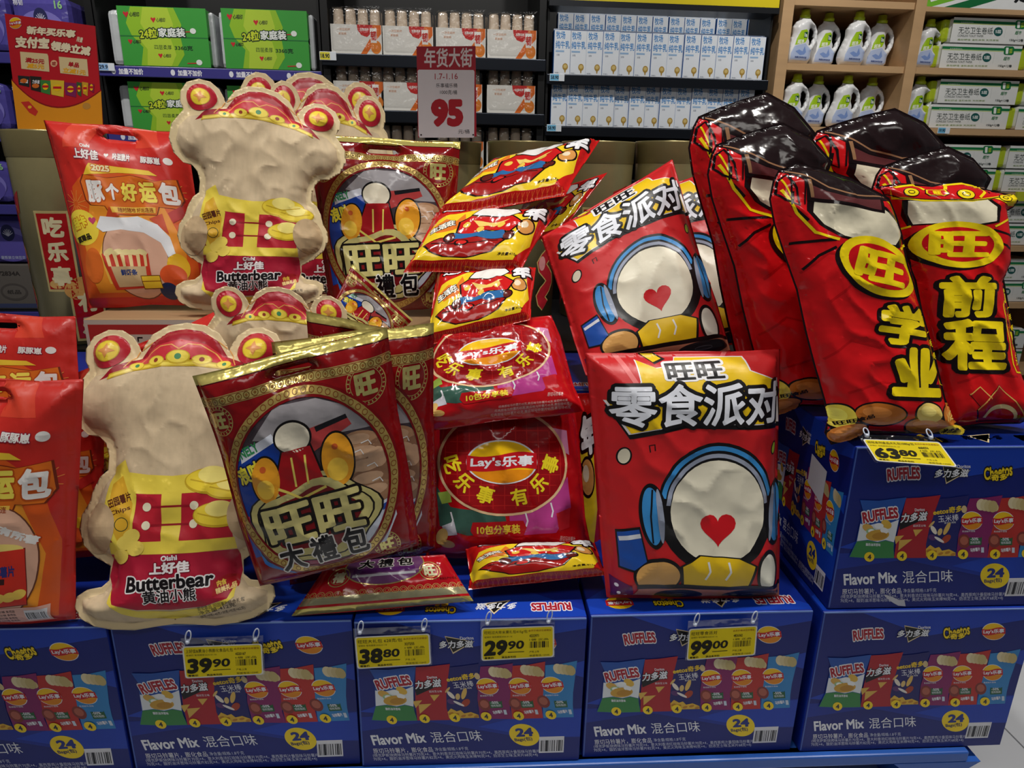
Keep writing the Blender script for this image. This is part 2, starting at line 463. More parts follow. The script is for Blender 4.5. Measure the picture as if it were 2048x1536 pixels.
class Pouch:
    def __init__(s, W, H, outline, base, art=None, cell=1.0, seal=.6, round_=8., holes=(), kind='film', wr=.35, back=.6):
        s.W, s.H, s.out, s.holes = W, H, outline, list(holes); s.cell, s.seal, s.rd, s.art, s.wr, s.bk = cell, seal, round_, art, wr, back
        s.base = base if not isinstance(base, tuple) else M(base, kind)
        bm = bmesh.new()
        loops = [[Vector((*q, 0)) for q in outline]] + [[Vector((*q, 0)) for q in h] for h in s.holes]
        vs = [bm.verts.new(p) for l in loops for p in l]
        for t in tessellate_polygon(loops):
            try: bm.faces.new([vs[i] for i in t])
            except ValueError: pass
        grid_cut(bm, cell)
        for fc in bm.faces:
            if fc.normal.z < 0: fc.normal_flip()
        bm.verts.index_update()
        s.v = np.array([v.co[:] for v in bm.verts]); s.f = [[v.index for v in fc.verts] for fc in bm.faces]; bm.free()
        if art:
            art.bake(cell)
            for part, (v, f, mi, mats) in art.flat.items():      # the print ends where the film ends
                C = np.array([v[t, :2].mean(0) for t in f]); ok = in_loop(C, outline)
                for h in s.holes: ok &= ~in_loop(C, h)
                v[:, :2] = s.snap(v[:, :2])
                art.flat[part] = (v, [t for t, o in zip(f, ok) if o], [m_ for m_, o in zip(mi, ok) if o], mats)
    def snap(s, P):
        """points beyond the outline drawn back onto it"""
        out = ~in_loop(P, s.out); P = P.copy()
        for i in np.nonzero(out)[0]:
            a = np.array(s.out); e = np.roll(a, -1, 0) - a; t = np.clip(((P[i] - a) * e).sum(1) / (e ** 2).sum(1), 0, 1); c = a + t[:, None] * e
            P[i] = c[((c - P[i]) ** 2).sum(1).argmin()]
        return P
    def node_height(s, xy, T, seed, side):
        d = dist_to_loops(xy, [s.out] + s.holes) * in_loop(xy, s.out)
        e = np.clip((d - s.seal) / s.rd, 0, 1); h = T * np.sqrt(np.clip(1 - (1 - e) ** 2, 0, 1)) ** 1.15
        env = np.clip(d / 4., 0, 1) * np.clip(h / max(T, .01), 0, 1); z = np.zeros(len(xy)); a = s.wr
        for i in (np.nonzero(env > 0)[0] if a else ()):
            x, y = xy[i]
            n1 = noise.noise((x * .11 + seed * 7.3, y * .07 - seed, seed * 1.7))
            n2 = noise.noise((x * .23 - seed * 3.1, y * .15, seed * 5.1 + side))
            n3 = 1 - abs(noise.noise((x * .15 + y * .06, y * .11 - x * .05 + seed * 2.2, 9.1 + seed)))
            z[i] = a * (1.3 * n1 + .6 * n2 + 1.1 * (n3 ** 3 - .6))
        pk = np.where(d > s.seal, np.exp(-(d - s.seal) / 2.2), 0) * (a > 0)      # puckers along the seams
        for i in np.nonzero(pk > .05)[0]:
            x, y = xy[i]; z[i] = z[i] * env[i] + pk[i] * (.14 + .2 * a) * noise.noise((x * .42 + seed, y * .42 - seed, seed * 3.3 + side)); env[i] = 1
        return h + z * env
    def height(s, xy, T, seed, side=1):
        """height over the grid's flat triangles"""
        c = s.cell; g = xy / c; ij = np.floor(g + 1e-7).astype(int); fr = g - ij
        lo = ij.min(0); n = ij.max(0) - lo + 2
        gx, gy = np.meshgrid(np.arange(n[0]) + lo[0], np.arange(n[1]) + lo[1], indexing='ij')
        Hn = s.node_height(np.stack([gx.ravel(), gy.ravel()], 1) * c, T, seed, side).reshape(n)
        i, j = (ij - lo).T; fx, fy = fr.T
        low = Hn[i, j] + fx * (Hn[i + 1, j] - Hn[i, j]) + fy * (Hn[i, j + 1] - Hn[i, j])
        upp = Hn[i + 1, j + 1] + (1 - fx) * (Hn[i, j + 1] - Hn[i + 1, j + 1]) + (1 - fy) * (Hn[i + 1, j] - Hn[i + 1, j + 1])
        return np.where(fx + fy <= 1, low, upp)
    def build(s, root, quad, T=4., seed=1., bend=None, part='pouch', top=None, skip=()):
        """quad: BL, BR, TR, TL points in the place"""
        q = [Vector(p) for p in quad]; o = root.location
        nrm = ((q[1] - q[0]) + (q[2] - q[3])).cross((q[3] - q[0]) + (q[2] - q[1])).normalized()
        sc = ((q[1] - q[0]).length + (q[2] - q[3]).length) / 2 / s.W
        Q = [np.array(p - o) for p in q]; nn = np.array(nrm)
        def mp(xy, z):
            u = (xy[:, 0] / s.W)[:, None]; v = (xy[:, 1] / s.H)[:, None]
            r = (Q[0] * (1 - u) + Q[1] * u) * (1 - v) + (Q[3] * (1 - u) + Q[2] * u) * v
            if bend is not None: z = z + bend(xy[:, 0] / s.W, xy[:, 1] / s.H)
            return r + nn * (z * sc)[:, None]
        zf = s.height(s.v[:, :2], T, seed); zb = -s.bk * s.height(s.v[:, :2], T, seed + 3, -1)
        d = dist_to_loops(s.v[:, :2], [s.out] + s.holes); edge = d < 1e-4
        n = len(s.v); A = mp(s.v[:, :2], zf); B = mp(s.v[:, :2], zb - .05)
        idx = [i if edge[i] else n + i for i in range(n)]
        fs = [tuple(f) for f in s.f] + [tuple(idx[i] for i in f[::-1]) for f in s.f]
        me = bpy.data.meshes.new(part); me.from_pydata(np.vstack([A, B]).tolist(), [], fs)
        me.materials.append(s.base); me.polygons.foreach_set('use_smooth', [True] * len(fs))
        bm = bmesh.new(); bm.from_mesh(me); bmesh.ops.delete(bm, geom=[v for v in bm.verts if not v.link_faces], context='VERTS'); bm.to_mesh(me); bm.free()
        me.update(); link_mesh(part, me, root)
        if s.art:
            keep = s.art.flat; s.art.flat = {k: v for k, v in keep.items() if k not in skip}
            s.art.emit(lambda v: mp(v[:, :2], s.height(v[:, :2], T, seed) + v[:, 2] * 1.3), root, smooth=True)
            s.art.flat = keep
        return root

ORD = ['first', 'second', 'third', 'fourth', 'fifth', 'sixth', 'seventh', 'eighth', 'ninth', 'tenth', 'eleventh', 'twelfth', 'thirteenth', 'fourteenth', 'fifteenth']
# ================================================================== THE SETTING
YB = 3.3                                            # front edge of the wall shelves
fl = MB().box(-4.5, 5.5, -1.8, 4.2, -.04, 0, M((196, 198, 202), 'tile'))
for gx in np.arange(-4.24, 5.5, .8): fl.box(gx - .002, gx + .002, -1.8, 4.2, 0, .0006, M((120, 122, 126), 'tile'))
for gy in np.arange(-1.65, 4.2, .8): fl.box(-4.5, 5.5, gy - .002, gy + .002, 0, .0006, M((120, 122, 126), 'tile'))
tag(fl.build('floor'), kind='structure')
tag(MB().box(-4.5, 5.5, 4.0, 4.1, 0, 3.6, M((22, 22, 24), 'black')).build('wall_back'), kind='structure')

BLK = M((9, 10, 12), 'black'); RAIL = M((40, 44, 52), 'metal'); PUR = M((66, 62, 140), 'plastic')
def zat(px, py): return at(px, py, YB).z
def xat(px, py): return at(px, py, YB).x

def shelf_unit(name, label, x0, x1, zs, rail, top=2.5, depth=.55, rail_h=.042, board=BLK, post=.03, thick=.03):
    t = thing(name, label, 'shelf', (x0, YB, 0))
    W = x1 - x0
    MB().box(0, W, depth, depth + .03, 0, top, board).build('back_panel', t)
    for xx in (0, W - post): MB().box(xx, xx + post, .015, depth, 0, top, board).build('upright', t)
    for z in zs:
        MB().box(post, W - post, .0, depth, z - thick, z, board).build('shelf_board', t)
        if rail is not None: MB().box(.0, W, -.014, 0, z - rail_h - .002, z - .002, rail, .003).build('price_rail', t)
    MB().box(0, W, .03, depth, 0, .1, board).build('plinth', t)
    return t

# ---- shelf board heights read off the photograph
Z_PUR = [zat(10, 104), zat(10, 262), zat(10, 408), zat(20, 622)]
Z_GRN = [zat(420, 136), zat(420, 266), zat(420, 420)]
Z_CUP = [zat(800, 110), zat(800, 221), zat(800, 335), zat(800, 470)]
Z_MLK = [zat(1320, 154), zat(1300, 256), zat(1300, 360), zat(1300, 480)]
XA, XB, XC, XD, XE = -3.1, xat(192, 100), xat(641, 100), xat(1092, 100), xat(1542, 100)
shelf_unit('store_shelf', 'black wall shelf with purple rails behind the red promotion board', XA, XB, Z_PUR, PUR)
gs = shelf_unit('store_shelf', 'black wall shelf with lettered purple rails holding the green tissue packs', XB + .005, XC, Z_GRN, PUR, post=.01)
shelf_unit('store_shelf', 'black wall shelf holding packs of paper cups', XC + .005, XD, Z_CUP, RAIL, rail_h=.05)
ms = shelf_unit('store_shelf', 'black wall shelf holding the rows of milk cartons', XD + .005, XE, Z_MLK, RAIL, post=.01, thick=.016)
MB().box(.02, XE - XD - .02, .18, .5, Z_MLK[0], Z_MLK[0] + .115, BLK).build('riser', ms)
# black header rail and yellow sign over the milk
hd = MB().box(.0, XE - XD, -.03, .1, zat(1320, 22) , zat(1320, 10), M((52, 54, 58), 'metal')).build('header_rail', ms)
sg = MB().box(.07, XE - XD, -.02, .0, zat(1320, 10) + .002, zat(1320, -40), M((225, 205, 30), 'plastic')).build('yellow_header_sign', ms)
a = Art(100, 4); a.raw()
for k in range(4):
    x = 6 + k * 24
    a.E('rail_lettering', (235, 235, 245), 0, x, 2, .9, 1.2); a.T('rail_lettering', '加量不加价', (235, 235, 245), 0, (x + 2, 2), (x + 12, 2), 2.4, .04)
a.bake()
for z in Z_GRN: a.emit(face_xz(0, z - .044, -.0145), gs)

# ---- the wooden shelf
WOOD = M((196, 160, 118), 'wood')
Z_W = [zat(1700, 130), zat(1700, 255)]
XF0, XF1, XM0, XM1 = xat(1563, 100) - .02, xat(1563, 100) + .03, 2.07, 2.12
ws = thing('wooden_shelf', 'light wooden wall shelf with two bays on the right', 'shelf', (XF0, YB, 0))
for x0, x1 in ((XF0, XF1), (XM0, XM1), (3.3, 3.35)): MB().box(x0 - XF0, x1 - XF0, -.01, .5, 0, 2.5, WOOD).build('upright', ws)
MB().box(0, 3.35 - XF0, .5, .53, 0, 2.5, BLK).build('back_panel', ws)
ZR = [1.79, 1.53, zat(2035, 385) , zat(2035, 492), zat(2035, 606), zat(2040, 740), .12]
for z in Z_W + [1.2, .85, .5, .12, zat(1700, 0) ]: MB().box(XF1 - XF0, XM0 - XF0, 0, .5, z - .028, z, WOOD).build('shelf_board', ws)
for z in ZR: MB().box(XM1 - XF0, 3.3 - XF0, 0, .5, z - .028, z, WOOD).build('shelf_board', ws)
MB().box(XM1 - XF0, 3.3 - XF0, -.005, .5, zat(1950, 27), zat(1950, 17), WOOD).build('shelf_board', ws)
lz = ZR[2]
MB().box(2.75 - XF0, 3.3 - XF0, -.016, -.002, lz - .04, lz + .004, M((196, 205, 50), 'plastic')).build('lime_price_rail', ws)
hs = Art(118, 30); hs.raw()
hs.box('header_sign', (238, 240, 240), 0, 0, 0, 118, 30)
hs.P('header_sign', (120, 190, 50), 1, [(0, 0), (2, 0), (52, 14), (52, 30), (0, 30)])
hs.P('header_sign', (20, 110, 60), 2, [(8, 0), (20, 0), (60, 12), (60, 15)]); hs.P('header_sign', (245, 245, 245), 2, [(2, 2), (46, 15), (42, 17), (0, 5)])
hs.T('header_lettering', '超省好物', (30, 32, 34), 2, (42, 7), (92, 7), 8, .03, skew=.2)
hs.bake().emit(face_xz(XM1 - XF0, zat(1950, 18), -.004), ws)

# ================================================================== GOODS ON THE WALL SHELVES
def price_ticket(px, py, w, h, col, txt, label):
    p = at(px, py, YB - .018); t = thing('shelf_ticket', label, 'price ticket', p)
    MB().box(-w / 2, w / 2, -.003, .001, -h / 2, h / 2, M((230, 236, 244), 'plastic'), .001).build('card', t)
    a = Art(w * 100, h * 100); a.raw().box('print', col, 0, .2, .2, w * 62, h * 100 - .2)
    a.T('print', txt, (25, 30, 45), 1, (.5, h * 50), (w * 60, h * 50), h * 50, .03); a.bake().emit(face_xz(-w / 2, -h / 2, -.0032), t)
price_ticket(1114, 155, .066, .03, (120, 195, 235), '58.90', 'small blue and white ticket at left end of upper milk shelf rail')
price_ticket(1108, 256, .066, .03, (120, 195, 235), '58.90', 'small blue and white ticket at left end of lower milk shelf rail')
price_ticket(656, 112, .07, .034, (232, 222, 60), '18.90', 'small yellow ticket at left end of top cup shelf rail')
price_ticket(1887, 261, .06, .028, (120, 195, 235), '19.90', 'small blue and white ticket on wooden shelf edge under toilet paper')
price_ticket(213, 134, .066, .03, (150, 190, 235), '29.9', 'small pale blue ticket at left end of tissue shelf rail')

# green tissue multipacks
g = Art(44, 28, [(256.5, 128), (429, 132), (419, 14), (242.5, 10)]); g.tile(0, 0)
g.raw().box('wrapper_print', (62, 160, 62), 0, .3, .3, 43.7, 27.7); 
g.P('wrapper_print', (150, 196, 42), 1, [(9, .5), (27, .5), (31, 6), (30, 14), (31, 20), (28, 27.5), (7, 27.5), (4, 20), (6, 14.5), (11, 9)])
g.P('wrapper_print', (182, 212, 60), 2, [(12, .5), (24, .5), (27, 6), (25, 13.4), (9, 13.4), (13, 8)]); g.P('wrapper_print', (182, 212, 60), 2, [(14, 14.6), (26, 14.6), (27, 20), (25, 27.5), (13, 27.5), (11, 20)])
g.box('wrapper_print', (40, 120, 60), 2, .3, 13.8, 43.7, 14.3)
for x, y, k in ((4.5, 24, 1), (17.5, 21.8, .9), (19, 5.3, .8), (5, 11.5, .8)):
    g.P('logo', (205, 40, 50), 3, [(x - 1.4 * k, y + .4), (x - .9 * k, y + 1.3 * k), (x, y + .6), (x + .9 * k, y + 1.3 * k), (x + 1.4 * k, y + .4), (x, y - 1.6 * k)])
    g.T('logo', '心相印', (40, 45, 40), 3, (x + 1.7 * k, y), (x + 6.5 * k, y), 2.2 * k, .02, skew=.1)
DKG = (14, 48, 26)
g.T('lettering', '24粒', (205, 220, 50), 4, (10, 15), (18.5, 15.8), 4.6, .03, [(DKG, .1)], skew=.1)
g.T('lettering', '家庭装', (240, 245, 240), 4, (19.3, 16), (32.5, 16.4), 4.3, .03, [(DKG, .1)])
g.T('lettering', '四层柔厚', (30, 70, 40), 3, (16.5, 9.2), (25, 9.2), 2.1, .01); g.T('lettering', '3360克', (30, 70, 40), 3, (26.5, 9.2), (35.5, 9.2), 2.2, .02)
for x, y in ((36.5, 17.2), (38, 2.6)): g.E('lettering', (235, 240, 235), 4, x, y, 1.5, 1.3); g.line('lettering', (190, 60, 50), 3, [(x - 6, y - .6), (x - 1.5, y - .4)], .5)
g.bake()
GR = M((70, 150, 70), 'film'); WRAP = M((196, 200, 204), 'film')
def tissue_pack(x0, x1, y0, y1, label, lw=.055):
    p = at((x0 + x1) / 2, y1, YB + .02); wd = at(x1, y1, YB + .02).x - at(x0, y1, YB + .02).x
    t = thing('tissue_pack', label, 'tissue pack', (p.x, p.y, 0), 'green tissue multipacks'); t.location.z = min(Z_GRN, key=lambda z: abs(z - p.z)) + .001
    hh = at((x0 + x1) / 2, y0, YB + .02).z - p.z; k = wd / .44
    b = MB(); b.box(-wd / 2, wd / 2, .0, .22, 0, hh * .495, GR, .016); b.box(-wd / 2, wd / 2, .0, .22, hh * .505, hh, GR, .016); b.build('packs', t)
    MB().box(-wd / 2 - lw, -wd / 2 + .004, .03, .21, .004, hh - .01, WRAP, .02).build('wrap_end', t, label='crumpled clear plastic end of the wrap')
    MB().box(wd / 2 - .004, wd / 2 + .02, .02, .21, .004, hh - .01, WRAP, .012).build('wrap_end', t, label='crumpled clear plastic end of the wrap')
    g.emit(lambda v: np.stack([-wd / 2 + v[:, 0] * .01 * k, -.0005 - v[:, 2] * .01, v[:, 1] * hh / 28], 1), t)
tissue_pack(248, 424, 12, 133, 'green tissue multipack at left on the upper tissue shelf')
tissue_pack(452, 622, 16, 138, 'green tissue multipack at right on the upper tissue shelf', .02)
tissue_pack(268, 436, 168, 268, 'green tissue multipack at left on the lower tissue shelf')
tissue_pack(462, 628, 172, 268, 'green tissue multipack at right on the lower tissue shelf, behind bear bag hats', .02)

# purple tissue packs
pa = Art(30, 24); pa.raw()
pa.E('print', (128, 120, 200), 0, 15, 10, 12, 8); pa.E('print', (92, 82, 168), 1, 15, 8, 11, 7); pa.E('print', (40, 42, 90), 2, 15, 15, 3.6, 4)
for k in range(7):
    an = .5 + k * .36; pa.line('print', (205, 205, 225), 3, [(15, 13.4), (15 + 3 * math.cos(an), 13.4 + 3.4 * math.sin(an))], .35)
pa.T('lettering', '棉韧', (220, 220, 235), 2, (2, 21), (7, 21), 2.6, .02); pa.T('lettering', '16', (150, 205, 140), 2, (23, 20.5), (27, 20.5), 3.4, .03)
pa.T('lettering', '量贩装立体压花', (200, 210, 225), 2, (9, 3), (22, 3), 1.6, .01); pa.bake()
VIO = M((84, 76, 160), 'film')
def purple(x0, x1, y0, y1, zi, label, dy=.02):
    p0, p1 = at(x0, y1, YB + dy), at(x1, y0, YB + dy); w, h = at(x1, y1, YB + dy).x - p0.x, p1.z - Z_PUR[zi]
    t = thing('tissue_pack', label, 'tissue pack', (p0.x + w / 2, YB + dy, Z_PUR[zi] + .001), 'purple tissue packs')
    MB().box(-w / 2, w / 2, 0, .2, 0, h, VIO, min(.03, h * .2)).build('pack', t)
    pa.emit(lambda v: np.stack([-w / 2 + v[:, 0] * w / 30, -.0005 - v[:, 2] * .01, v[:, 1] * h / 24], 1), t)
purple(-90, 29, -10, 104, 0, 'purple tissue pack at far left on the top left shelf')
purple(36, 150, -6, 105, 0, 'purple tissue pack on top left shelf, half behind red promotion board')
purple(-70, 26, 166, 263, 1, 'purple tissue pack on second left shelf, beside the leaning red board')
purple(34, 120, 168, 262, 1, 'purple tissue pack on second left shelf, hidden behind the red board')
purple(-70, 30, 322, 408, 2, 'purple tissue pack on third left shelf, left of gold tub')
p = at(-20, 622, YB + .05)
gb = thing('grey_carton', 'dull grey printed carton on the lowest visible shelf at far left', 'carton', (p.x, YB + .04, Z_PUR[3] + .001))
hb = zat(20, 532) - Z_PUR[3]
MB().box(-.2, .235, 0, .3, 0, hb, M((104, 98, 92), 'card'), .004).build('carton_body', gb)
a = Art(43, 20); a.raw(); a.T('print', 'V2834A', (55, 50, 48), 0, (27, 16.5), (37, 16.5), 2, .03); a.E('print', (84, 78, 74), 0, 33, 8, 6, 4); a.E('print', (104, 98, 92), 1, 33, 8, 5, 3); a.T('print', '纸品', (55, 50, 48), 2, (30, 8), (36, 8), 2, .02)
a.box('print', (66, 74, 110), 0, 1, .6, 42, 2.6); a.bake().emit(face_xz(-.2, 0, -.0005), gb)
zt = Z_PUR[3] + hb + .003
for x, lab in ((p.x - .115, 'purple tissue pack lying on the grey carton, cut by the photo edge'), (p.x + .14, 'purple tissue pack on the grey carton, beside gold tub')):
    t = thing('tissue_pack', lab, 'tissue pack', (x, YB + .06, zt), 'purple tissue packs'); h = zat(20, 430) - zt
    MB().box(-.12, .12, 0, .2, 0, h, VIO, .03).build('pack', t); pa.emit(lambda v: np.stack([-.122 + v[:, 0] * .244 / 30, -.0005 - v[:, 2] * .01, v[:, 1] * h / 24], 1), t)

# packs of paper cups
CUP = M((206, 188, 168), 'paper'); CUPD = M((160, 140, 120), 'paper'); WH = M((214, 212, 206), 'paper')
ca = Art(26, 14); ca.raw()
ca.box('sleeve_print', (228, 226, 220), 0, 0, 0, 26, 14); ca.P('sleeve_print', (196, 36, 34), 1, [(13.5, 14), (21.5, 14), (21, 10.5), (18.5, 8.2), (15.5, 9.2), (13.8, 11.5)])
ca.P('sleeve_print', (222, 108, 28), 1, [(25.8, 14), (21.5, 14), (21, 9), (15, .2), (18, .2), (25.8, 10)]); ca.E('sleeve_print', (226, 130, 40), 2, 23, 3.6, 2.7, 3.2)
ca.P('sleeve_print', (240, 238, 232), 2, [(20, 12.5), (23.5, 12.5), (23.5, 5.6), (20.4, 5.6)])
ca.T('lettering', '韧', (190, 40, 34), 3, (20.3, 9), (23.3, 9), 4.6, .04); ca.T('lettering', '加厚纸杯', (240, 230, 225), 3, (15, 11.8), (19.6, 11.8), 1.3, .02)
ca.T('lettering', '一次性纸杯', (214, 140, 90), 1, (3, 11.6), (10, 11.6), 1.2, .01); ca.T('lettering', '家庭装', (214, 140, 90), 1, (4, 9.6), (8, 9.6), 1.2, .01); ca.bake()
CLR = M_clear('clear_film')
def cup_pack_proto():
    t = thing('paper_cup_pack', 'x', 'paper cups', group='wrapped packs of paper cups')
    for k in range(4):
        b = MB(); x = -.094 + k * .0627
        b.lathe([(.0308, 0), (.0285, .07), (.0262, .12), (.0245, .143), (.0235, .145)], (x, .045, .035), 14, CUP); b.lathe([(.0195, .1435), (.0235, .1455)], (x, .045, .035), 14, CUPD, cap=False)
        b.build('cup_stack', t)
    MB().box(-.13, .13, .0, .1, 0, .118, WH, .012).build('sleeve', t)
    ca.emit(lambda v: np.stack([-.13 + v[:, 0] * .01, -.0006 - v[:, 2] * .01, v[:, 1] * .0083 + .001], 1), t)
    b = MB(); b.box(-.134, .134, -.006, .105, 0.004, .184, CLR, .02); b.add([(-.12, 0, .183), (.12, 0, .183), (.13, .0, .192), (-.125, .02, .19)], [(0, 1, 2, 3)], CLR); b.build('wrap', t)
    return t
cp = cup_pack_proto()
first = True
for r, (y, xs, lab) in enumerate(((112, (705, 816, 922, 1032), 'top'), (222, (690, 812, 916, 1024), 'middle'), (336, (805, 920, 1032), 'lowest'))):
    for k, x in enumerate(xs):
        c = cp if first else copy_tree(cp); first = False
        c.location = (min(max(xat(x, y), XC + .15), XD - .148), YB + .03, Z_CUP[r] + .001); c.scale = (.83, 1, 1); c['label'] = 'wrapped pack of paper cups, %s from left on %s cup shelf' % (ORD[k], lab)

# milk cartons
mk = Art(7.5, 18); mk.raw().box('front_print', (232, 238, 246), 0, .15, .1, 7.35, 17.9)
BLU = (70, 140, 205)
mk.T('lettering', '牧场', BLU, 1, (.8, 15.9), (4.9, 15.9), 3.1, .02); mk.T('lettering', '纯牛乳', BLU, 1, (.7, 12.1), (7.1, 12.1), 3.1, .02)
mk.box('lettering', (150, 185, 222), 1, .8, 9.1, 4.6, 9.8); mk.T('lettering', '全脂', (120, 130, 150), 1, (1.2, 8), (2.6, 8), .8, .01)
mk.E('gold_seal', (176, 142, 62), 1, 5.3, 3.2, 1.25, 1.45, n=20); mk.E('gold_seal', (214, 190, 120), 2, 5.3, 3.4, .8, .8, n=16); mk.P('gold_seal', (176, 142, 62), 1, [(4.9, 2), (5.7, 2), (5.5, .8), (5.1, .8)])
mk.T('lettering', '净含量:1L', (110, 120, 140), 1, (.7, .7), (2.8, .7), .6, .01); mk.bake()
mc = thing('milk_carton', 'x', 'milk carton', group='white and blue milk cartons')
b = MB(); b.box(-.0375, .0375, 0, .06, 0, .18, M((34, 96, 170), 'card'), .0015); b.box(-.037, .037, .022, .038, .18, .188, M((225, 232, 240), 'card')); b.build('carton_body', mc)
mk.emit(lambda v: np.stack([-.0375 + v[:, 0] * .01, -.0004 - v[:, 2] * .01, v[:, 1] * .01], 1), mc)
first = True
for xs, z, dy, lab in (([1123 + 32.2 * k for k in range(13)], Z_MLK[0], .02, 'front row of upper milk shelf'), ([1128 + 31.1 * k for k in range(13)], Z_MLK[0] + .115, .26, 'raised back row of upper milk shelf'), ([1121 + 31.4 * k for k in range(13)], Z_MLK[1], .02, 'row of lower milk shelf')):
    for k, x in enumerate(xs):
        c = mc if first else copy_tree(mc); first = False
        c.location = (at(x, 150, YB + dy).x + random.uniform(-.001, .001), YB + dy + random.uniform(0, .012), z + .001); c.rotation_euler[2] = random.uniform(-.03, .03)
        c['label'] = 'milk carton, %s from left in %s' % (ORD[k], lab)

# detergent bottles with a handle
dq = [(590, 497), (860, 497), (860, 45), (590, 45)]
dt = Art(16.5, 27.5, [(1528 + x / 3.938, y / 3.938) for x, y in dq]); dt.tile(1528, 0)
bo = [tuple(dt.p(q)) for q in ((640, 497), (605, 485), (590, 430), (600, 370), (622, 310), (642, 250), (640, 195), (662, 152), (692, 128), (694, 112), (780, 112), (786, 128), (828, 165), (854, 220), (860, 270), (852, 320), (832, 365), (818, 400), (816, 455), (796, 488), (765, 497))]
hh_ = [tuple(dt.p(q)) for q in ((786, 190), (808, 188), (826, 216), (830, 262), (820, 310), (800, 340), (790, 330), (784, 290), (778, 235))]
dt.P('label_print', (160, 200, 20), 0, [(690, 225), (735, 215), (757, 235), (755, 280), (735, 320), (650, 345), (662, 290)])
dt.P('label_print', (176, 192, 226), 0, [(648, 352), (738, 328), (762, 350), (800, 380), (790, 450), (770, 468), (625, 462), (625, 410)])
dt.P('label_print', (122, 150, 208), 1, [(660, 395), (690, 380), (720, 395), (735, 350), (750, 400), (735, 420), (700, 425)])
dt.P('label_print', (15, 84, 48), 1, [(716, 238), (748, 236), (748, 282), (716, 284)]); dt.T('lettering', '1a', (240, 245, 240), 2, (720, 261), (744, 260), 34, .04)
dt.T('lettering', '超净', (240, 248, 225), 1, (668, 318), (722, 312), 34, .03, skew=.2); dt.T('lettering', '除菌洁净洗衣液', (60, 80, 140), 2, (660, 442), (760, 444), 16, .02)
db = Pouch(16.5, 27.5, bo, (226, 228, 230), dt, cell=.9, seal=0, round_=3.4, holes=[hh_], kind='plastic', wr=0, back=1)
def bottle(cx, bz, label, proto=[None], yy=YB + .07):
    if proto[0] is None:
        t = thing('detergent_bottle', label, 'detergent bottle', (0, 0, 0), 'white detergent bottles'); 
        db.build(t, [Vector((-.076, 0, 0)), Vector((.076, 0, 0)), Vector((.076, 0, .23)), Vector((-.076, 0, .23))], T=3.6, part='bottle_body')
        cxm = dt.p((738, 60))[0] * .01 * .921 - .076
        MB().lathe([(.022, .192), (.0238, .196), (.0238, .205), (.0195, .2075), (.0185, .226), (.016, .228)], (cxm, 0, 0), 18, M((176, 196, 30), 'plastic')).build('cap', t)
        proto[0] = t; c = t
    else: c = copy_tree(proto[0])
    c.location = (cx, yy, bz + .002); c.rotation_euler[2] = random.uniform(-.05, .1); c['label'] = label; return c
for k, x in enumerate((1590, 1648, 1708, 1778)): bottle(min(max(at(x, 90, YB + (.06, .11)[k % 2]).x, XF1 + .082), XM0 - .084), Z_W[0], yy=YB + (.06, .11)[k % 2], label= 'white detergent bottle, %s from left in upper left wooden bay' % ORD[k])
_b = bottle(XM1 + .08, ZR[0], 'white detergent bottle with lime cap, beside toilet paper on the upper right wooden bay'); _b.scale = (.92, .92, .92)
for k, x in enumerate((1570, 1628, 1686, 1754)): bottle(min(max(at(x, 210, YB + (.06, .11)[k % 2]).x, XF1 + .082), XM0 - .084), Z_W[1], yy=YB + (.06, .11)[k % 2], label= 'white detergent bottle, %s from left in lower left wooden bay' % ORD[k])
bottle(XM1 + .08, ZR[1], 'white detergent bottle with lime cap, lower right bay against the wooden upright')

# toilet paper packs
tq = [(1400, 520), (2022, 540), (2045, 322), (1428, 302)]
tp = Art(40, 14.5, [(1528 + x / 3.938, y / 3.938) for x, y in tq]); tp.raw()
tp.box('wrapper_print', (230, 232, 230), 0, .4, .3, 39.6, 14.2); tp.box('wrapper_print', (22, 120, 66), 1, .4, 11.2, 39.6, 12.7); tp.box('wrapper_print', (176, 206, 60), 1, .4, 10.7, 39.6, 11.0)
for k in range(1, 6): tp.box('wrapper_print', (204, 208, 206), 1, k * 6.6, 3.8, k * 6.6 + .15, 10)
tp.tile(1528, 0)
tp.T('lettering', '无芯卫生卷纸', (32, 50, 46), 2, (1470, 415), (1730, 420), 58, .012); tp.T('lettering', 'CORELESS TOILET PAPER', (70, 80, 78), 2, (1465, 460), (1660, 464), 18, .0)
tp.T('lettering', '柔软舒适 温和亲肤 天然原浆', (120, 150, 60), 2, (1465, 494), (1780, 499), 16, .0); tp.T('lettering', '大包装家庭组合', (210, 235, 215), 2, (1485, 349), (1580, 353), 14, .01)
tp.E('logo', (25, 88, 84), 2, 1770, 425, 34, 38); tp.T('logo', '5层', (230, 240, 238), 3, (1748, 424), (1792, 426), 30, .02)
tp.P('logo', (16, 118, 62), 3, [(1897, 338), (1908, 328), (1964, 330), (1974, 342), (1972, 392), (1960, 402), (1906, 400), (1896, 390)]); tp.T('logo', '1', (240, 245, 240), 4, (1910, 366), (1930, 366), 54, .05)
for k in range(3): tp.P('logo', (190, 215, 60), 4, [(1938, 352 + k * 14), (1960, 348 + k * 14), (1960, 356 + k * 14), (1938, 360 + k * 14)])
tp.T('lettering', '超市', (30, 120, 66), 2, (1900, 432), (1948, 434), 32, .02, skew=.2); tp.T('lettering', '150g×12卷', (40, 50, 48), 2, (1862, 496), (1968, 500), 28, .02)
tp.bake()
LIME = M((176, 196, 40), 'film'); TPW = M((226, 228, 226), 'film')
tpp = thing('toilet_paper_pack', 'x', 'toilet paper', group='white and green toilet paper packs')
b = MB(); b.box(-.2, .2, 0, .22, 0, .108, TPW, .02); b.build('pack', tpp)
